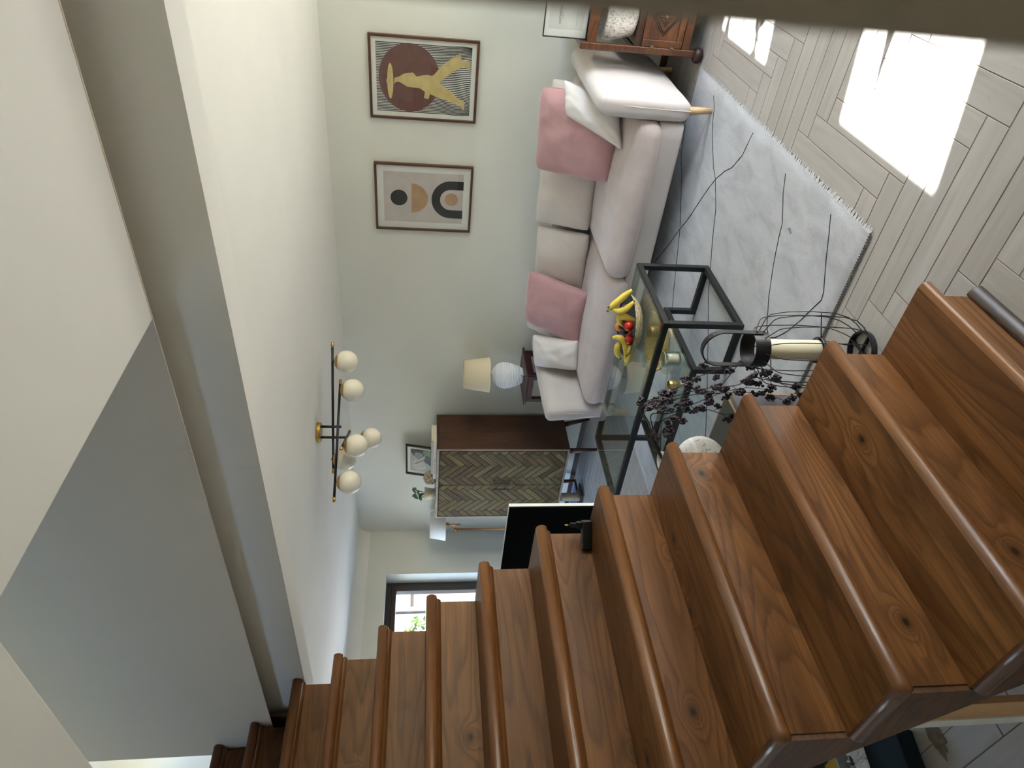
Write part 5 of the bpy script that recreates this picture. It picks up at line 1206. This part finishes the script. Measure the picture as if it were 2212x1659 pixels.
# ------------------------------------------------------------------ out of doors
gm = plain('lawn', (74, 84, 56), 0.9, 0, 0.1, 2)
struct('ground', MB().box(XR+T, 14, -8, 14, -0.25, -0.12), gm)
struct('ground', MB().box(-16, XE-T, -6, 14, -0.25, -0.15), plain('pale_gravel', (196, 190, 180), 0.9, 0, 0.1, 20))
bk = NT('red_brick'); tcn = bk.n('ShaderNodeTexCoord'); mpn = bk.n('ShaderNodeMapping'); mpn.inputs['Rotation'].default_value = (math.radians(90), 0, math.radians(90)); bk.l(tcn.outputs['Object'], mpn.inputs[0])
bt = bk.n('ShaderNodeTexBrick'); bt.inputs['Scale'].default_value = 1.0; bt.inputs['Brick Width'].default_value = 0.225; bt.inputs['Row Height'].default_value = 0.075; bt.inputs['Mortar Size'].default_value = 0.008
bt.inputs['Color1'].default_value = srgb(58, 42, 32); bt.inputs['Color2'].default_value = srgb(68, 50, 39); bt.inputs['Mortar'].default_value = srgb(70, 64, 58); bk.l(mpn.outputs[0], bt.inputs['Vector']); bk.col(bt.outputs[0]); bk.setb(Roughness=0.9)
nb = thing('neighbour_house', (-11.6, 4.5, -0.2), 'sunlit red brick house wall outside the corner window', 'house')
MB().box(-11.9, -11.6, -2, 12, -0.2, 2.5).build('brick_wall', bk.m, nb)
MB().box(-11.62, -11.52, 7.12, 9.5, 1.84, 1.92).build('gutter', plain('grey_gutter', (92, 96, 104), 0.5), nb)
MB().tube([(-11.54, 7.15, -0.2), (-11.54, 7.15, 2.45)], 0.045, 12).build('downpipe', plain('grey_gutter', (92, 96, 104), 0.5), nb)
MB().box(-11.95, -11.5, -2, 12, 2.5, 2.6).build('eaves', M['white'], nb)
sh = thing('shrub', (-8.7, 4.85, -0.15), 'bright green leafy shrub outside the corner window', 'shrub')
srn = random.Random(4); m_ = MB(); tw = MB()
for k in range(620):
    th, ph = srn.uniform(0, math.pi), srn.uniform(0, 2*math.pi); r = srn.uniform(0.55, 1.0)
    c = Vector((-8.7+0.55*r*math.sin(th)*math.cos(ph), 4.85+0.55*r*math.sin(th)*math.sin(ph), 1.25+0.68*r*math.cos(th)))
    d = Vector((srn.gauss(0, 1), srn.gauss(0, 1), srn.gauss(0.6, 1))).normalized(); e = d.cross(Vector((srn.gauss(0, 1), srn.gauss(0, 1), 1))).normalized(); l, w = 0.075, 0.026
    m_.add([c-d*l*0.5, c+e*w, c+d*l, c-e*w], [(0, 1, 2, 3)])
for k in range(7):
    a = k*0.9; tw.tube([(-8.7, 4.85, -0.15), (-8.7+0.12*math.cos(a), 4.85+0.12*math.sin(a), 0.5), (-8.7+0.36*math.cos(a), 4.85+0.36*math.sin(a), 1.3)], [0.02, 0.014, 0.006], 6)
m_.build('foliage', plain('shrub_leaf', (48, 70, 14), 0.5, 0, 0.25, 6), sh, kind='stuff'); tw.build('stems', plain('shrub_stem', (92, 74, 52), 0.8), sh)

# plants standing by the garden doors; their shadows fall into the sun patches on the floor
snk = plain('sword_leaf', (74, 104, 62), 0.4, 0, 0.2, 12)
sp1 = thing('sword_plant', (0.62, 2.80, 0), 'tall sword-leaved plant in a white pot by the garden door', 'plant')
MB().lathe([(0.0005, 0), (0.10, 0), (0.13, 0.24), (0.12, 0.24), (0.10, 0.05), (0.0005, 0.22)], (0.62, 2.80, 0), 32, False, False).build('pot', M['ceramic'], sp1, smooth=True)
def blade(name, base, tip, w, parent, mat):
    base, tip = Vector(base), Vector(tip); m_ = MB(); side = Vector((0.1, 1, 0)).normalized()
    def fn(u, v):
        p = base.lerp(tip, u); ww = w*(1-u**3)*(0.7+0.3*math.sin(u*3)); return p+side*(v-0.5)*2*ww+Vector((0.012*abs(v-0.5), 0, 0))
    m_.grid(fn, 16, 4); return m_.build(name, mat, parent, smooth=True)
blade('leaf', (0.62, 2.80, 0.20), (0.50, 2.775, 1.05), 0.045, sp1, snk); blade('leaf', (0.64, 2.79, 0.20), (0.68, 2.80, 0.70), 0.028, sp1, snk)
blade('leaf', (0.60, 2.84, 0.20), (0.62, 2.90, 0.60), 0.028, sp1, snk)
sp2 = thing('climbing_plant', (0.75, 4.15, 0), 'leafy plant in a terracotta pot by the far garden door', 'plant')
MB().lathe([(0.0005, 0), (0.09, 0), (0.12, 0.22), (0.11, 0.22), (0.09, 0.05), (0.0005, 0.20)], (0.75, 4.15, 0), 32, False, False).build('pot', plain('terracotta', (176, 104, 74), 0.8), sp2, smooth=True)
srn = random.Random(9); st2 = MB(); lv = MB()
for (ax, ay, h) in ((0.72, 3.97, 1.32), (0.78, 4.03, 1.22), (0.74, 4.40, 1.36), (0.76, 3.93, 1.12)):
    P = cat_rom([(0.75, 4.15, 0.2), (ax*0.5+0.375, ay*0.5+2.075, h*0.55), (ax, ay, h)], 10); st2.tube(P, 0.006, 6)
    for p in P[8:]:
        for q_ in range(2):
            d = Vector((srn.gauss(0, 1), srn.gauss(0, 1), srn.gauss(-0.2, 0.7))).normalized(); e = d.cross(Vector((0, 0, 1))).normalized(); l, w = srn.uniform(0.07, 0.11), 0.024
            lv.add([p, p+d*l*0.5+e*w, p+d*l, p+d*l*0.5-e*w], [(0, 1, 2, 3)])
st2.build('stems', twig, sp2); lv.build('foliage', snk, sp2, kind='stuff')
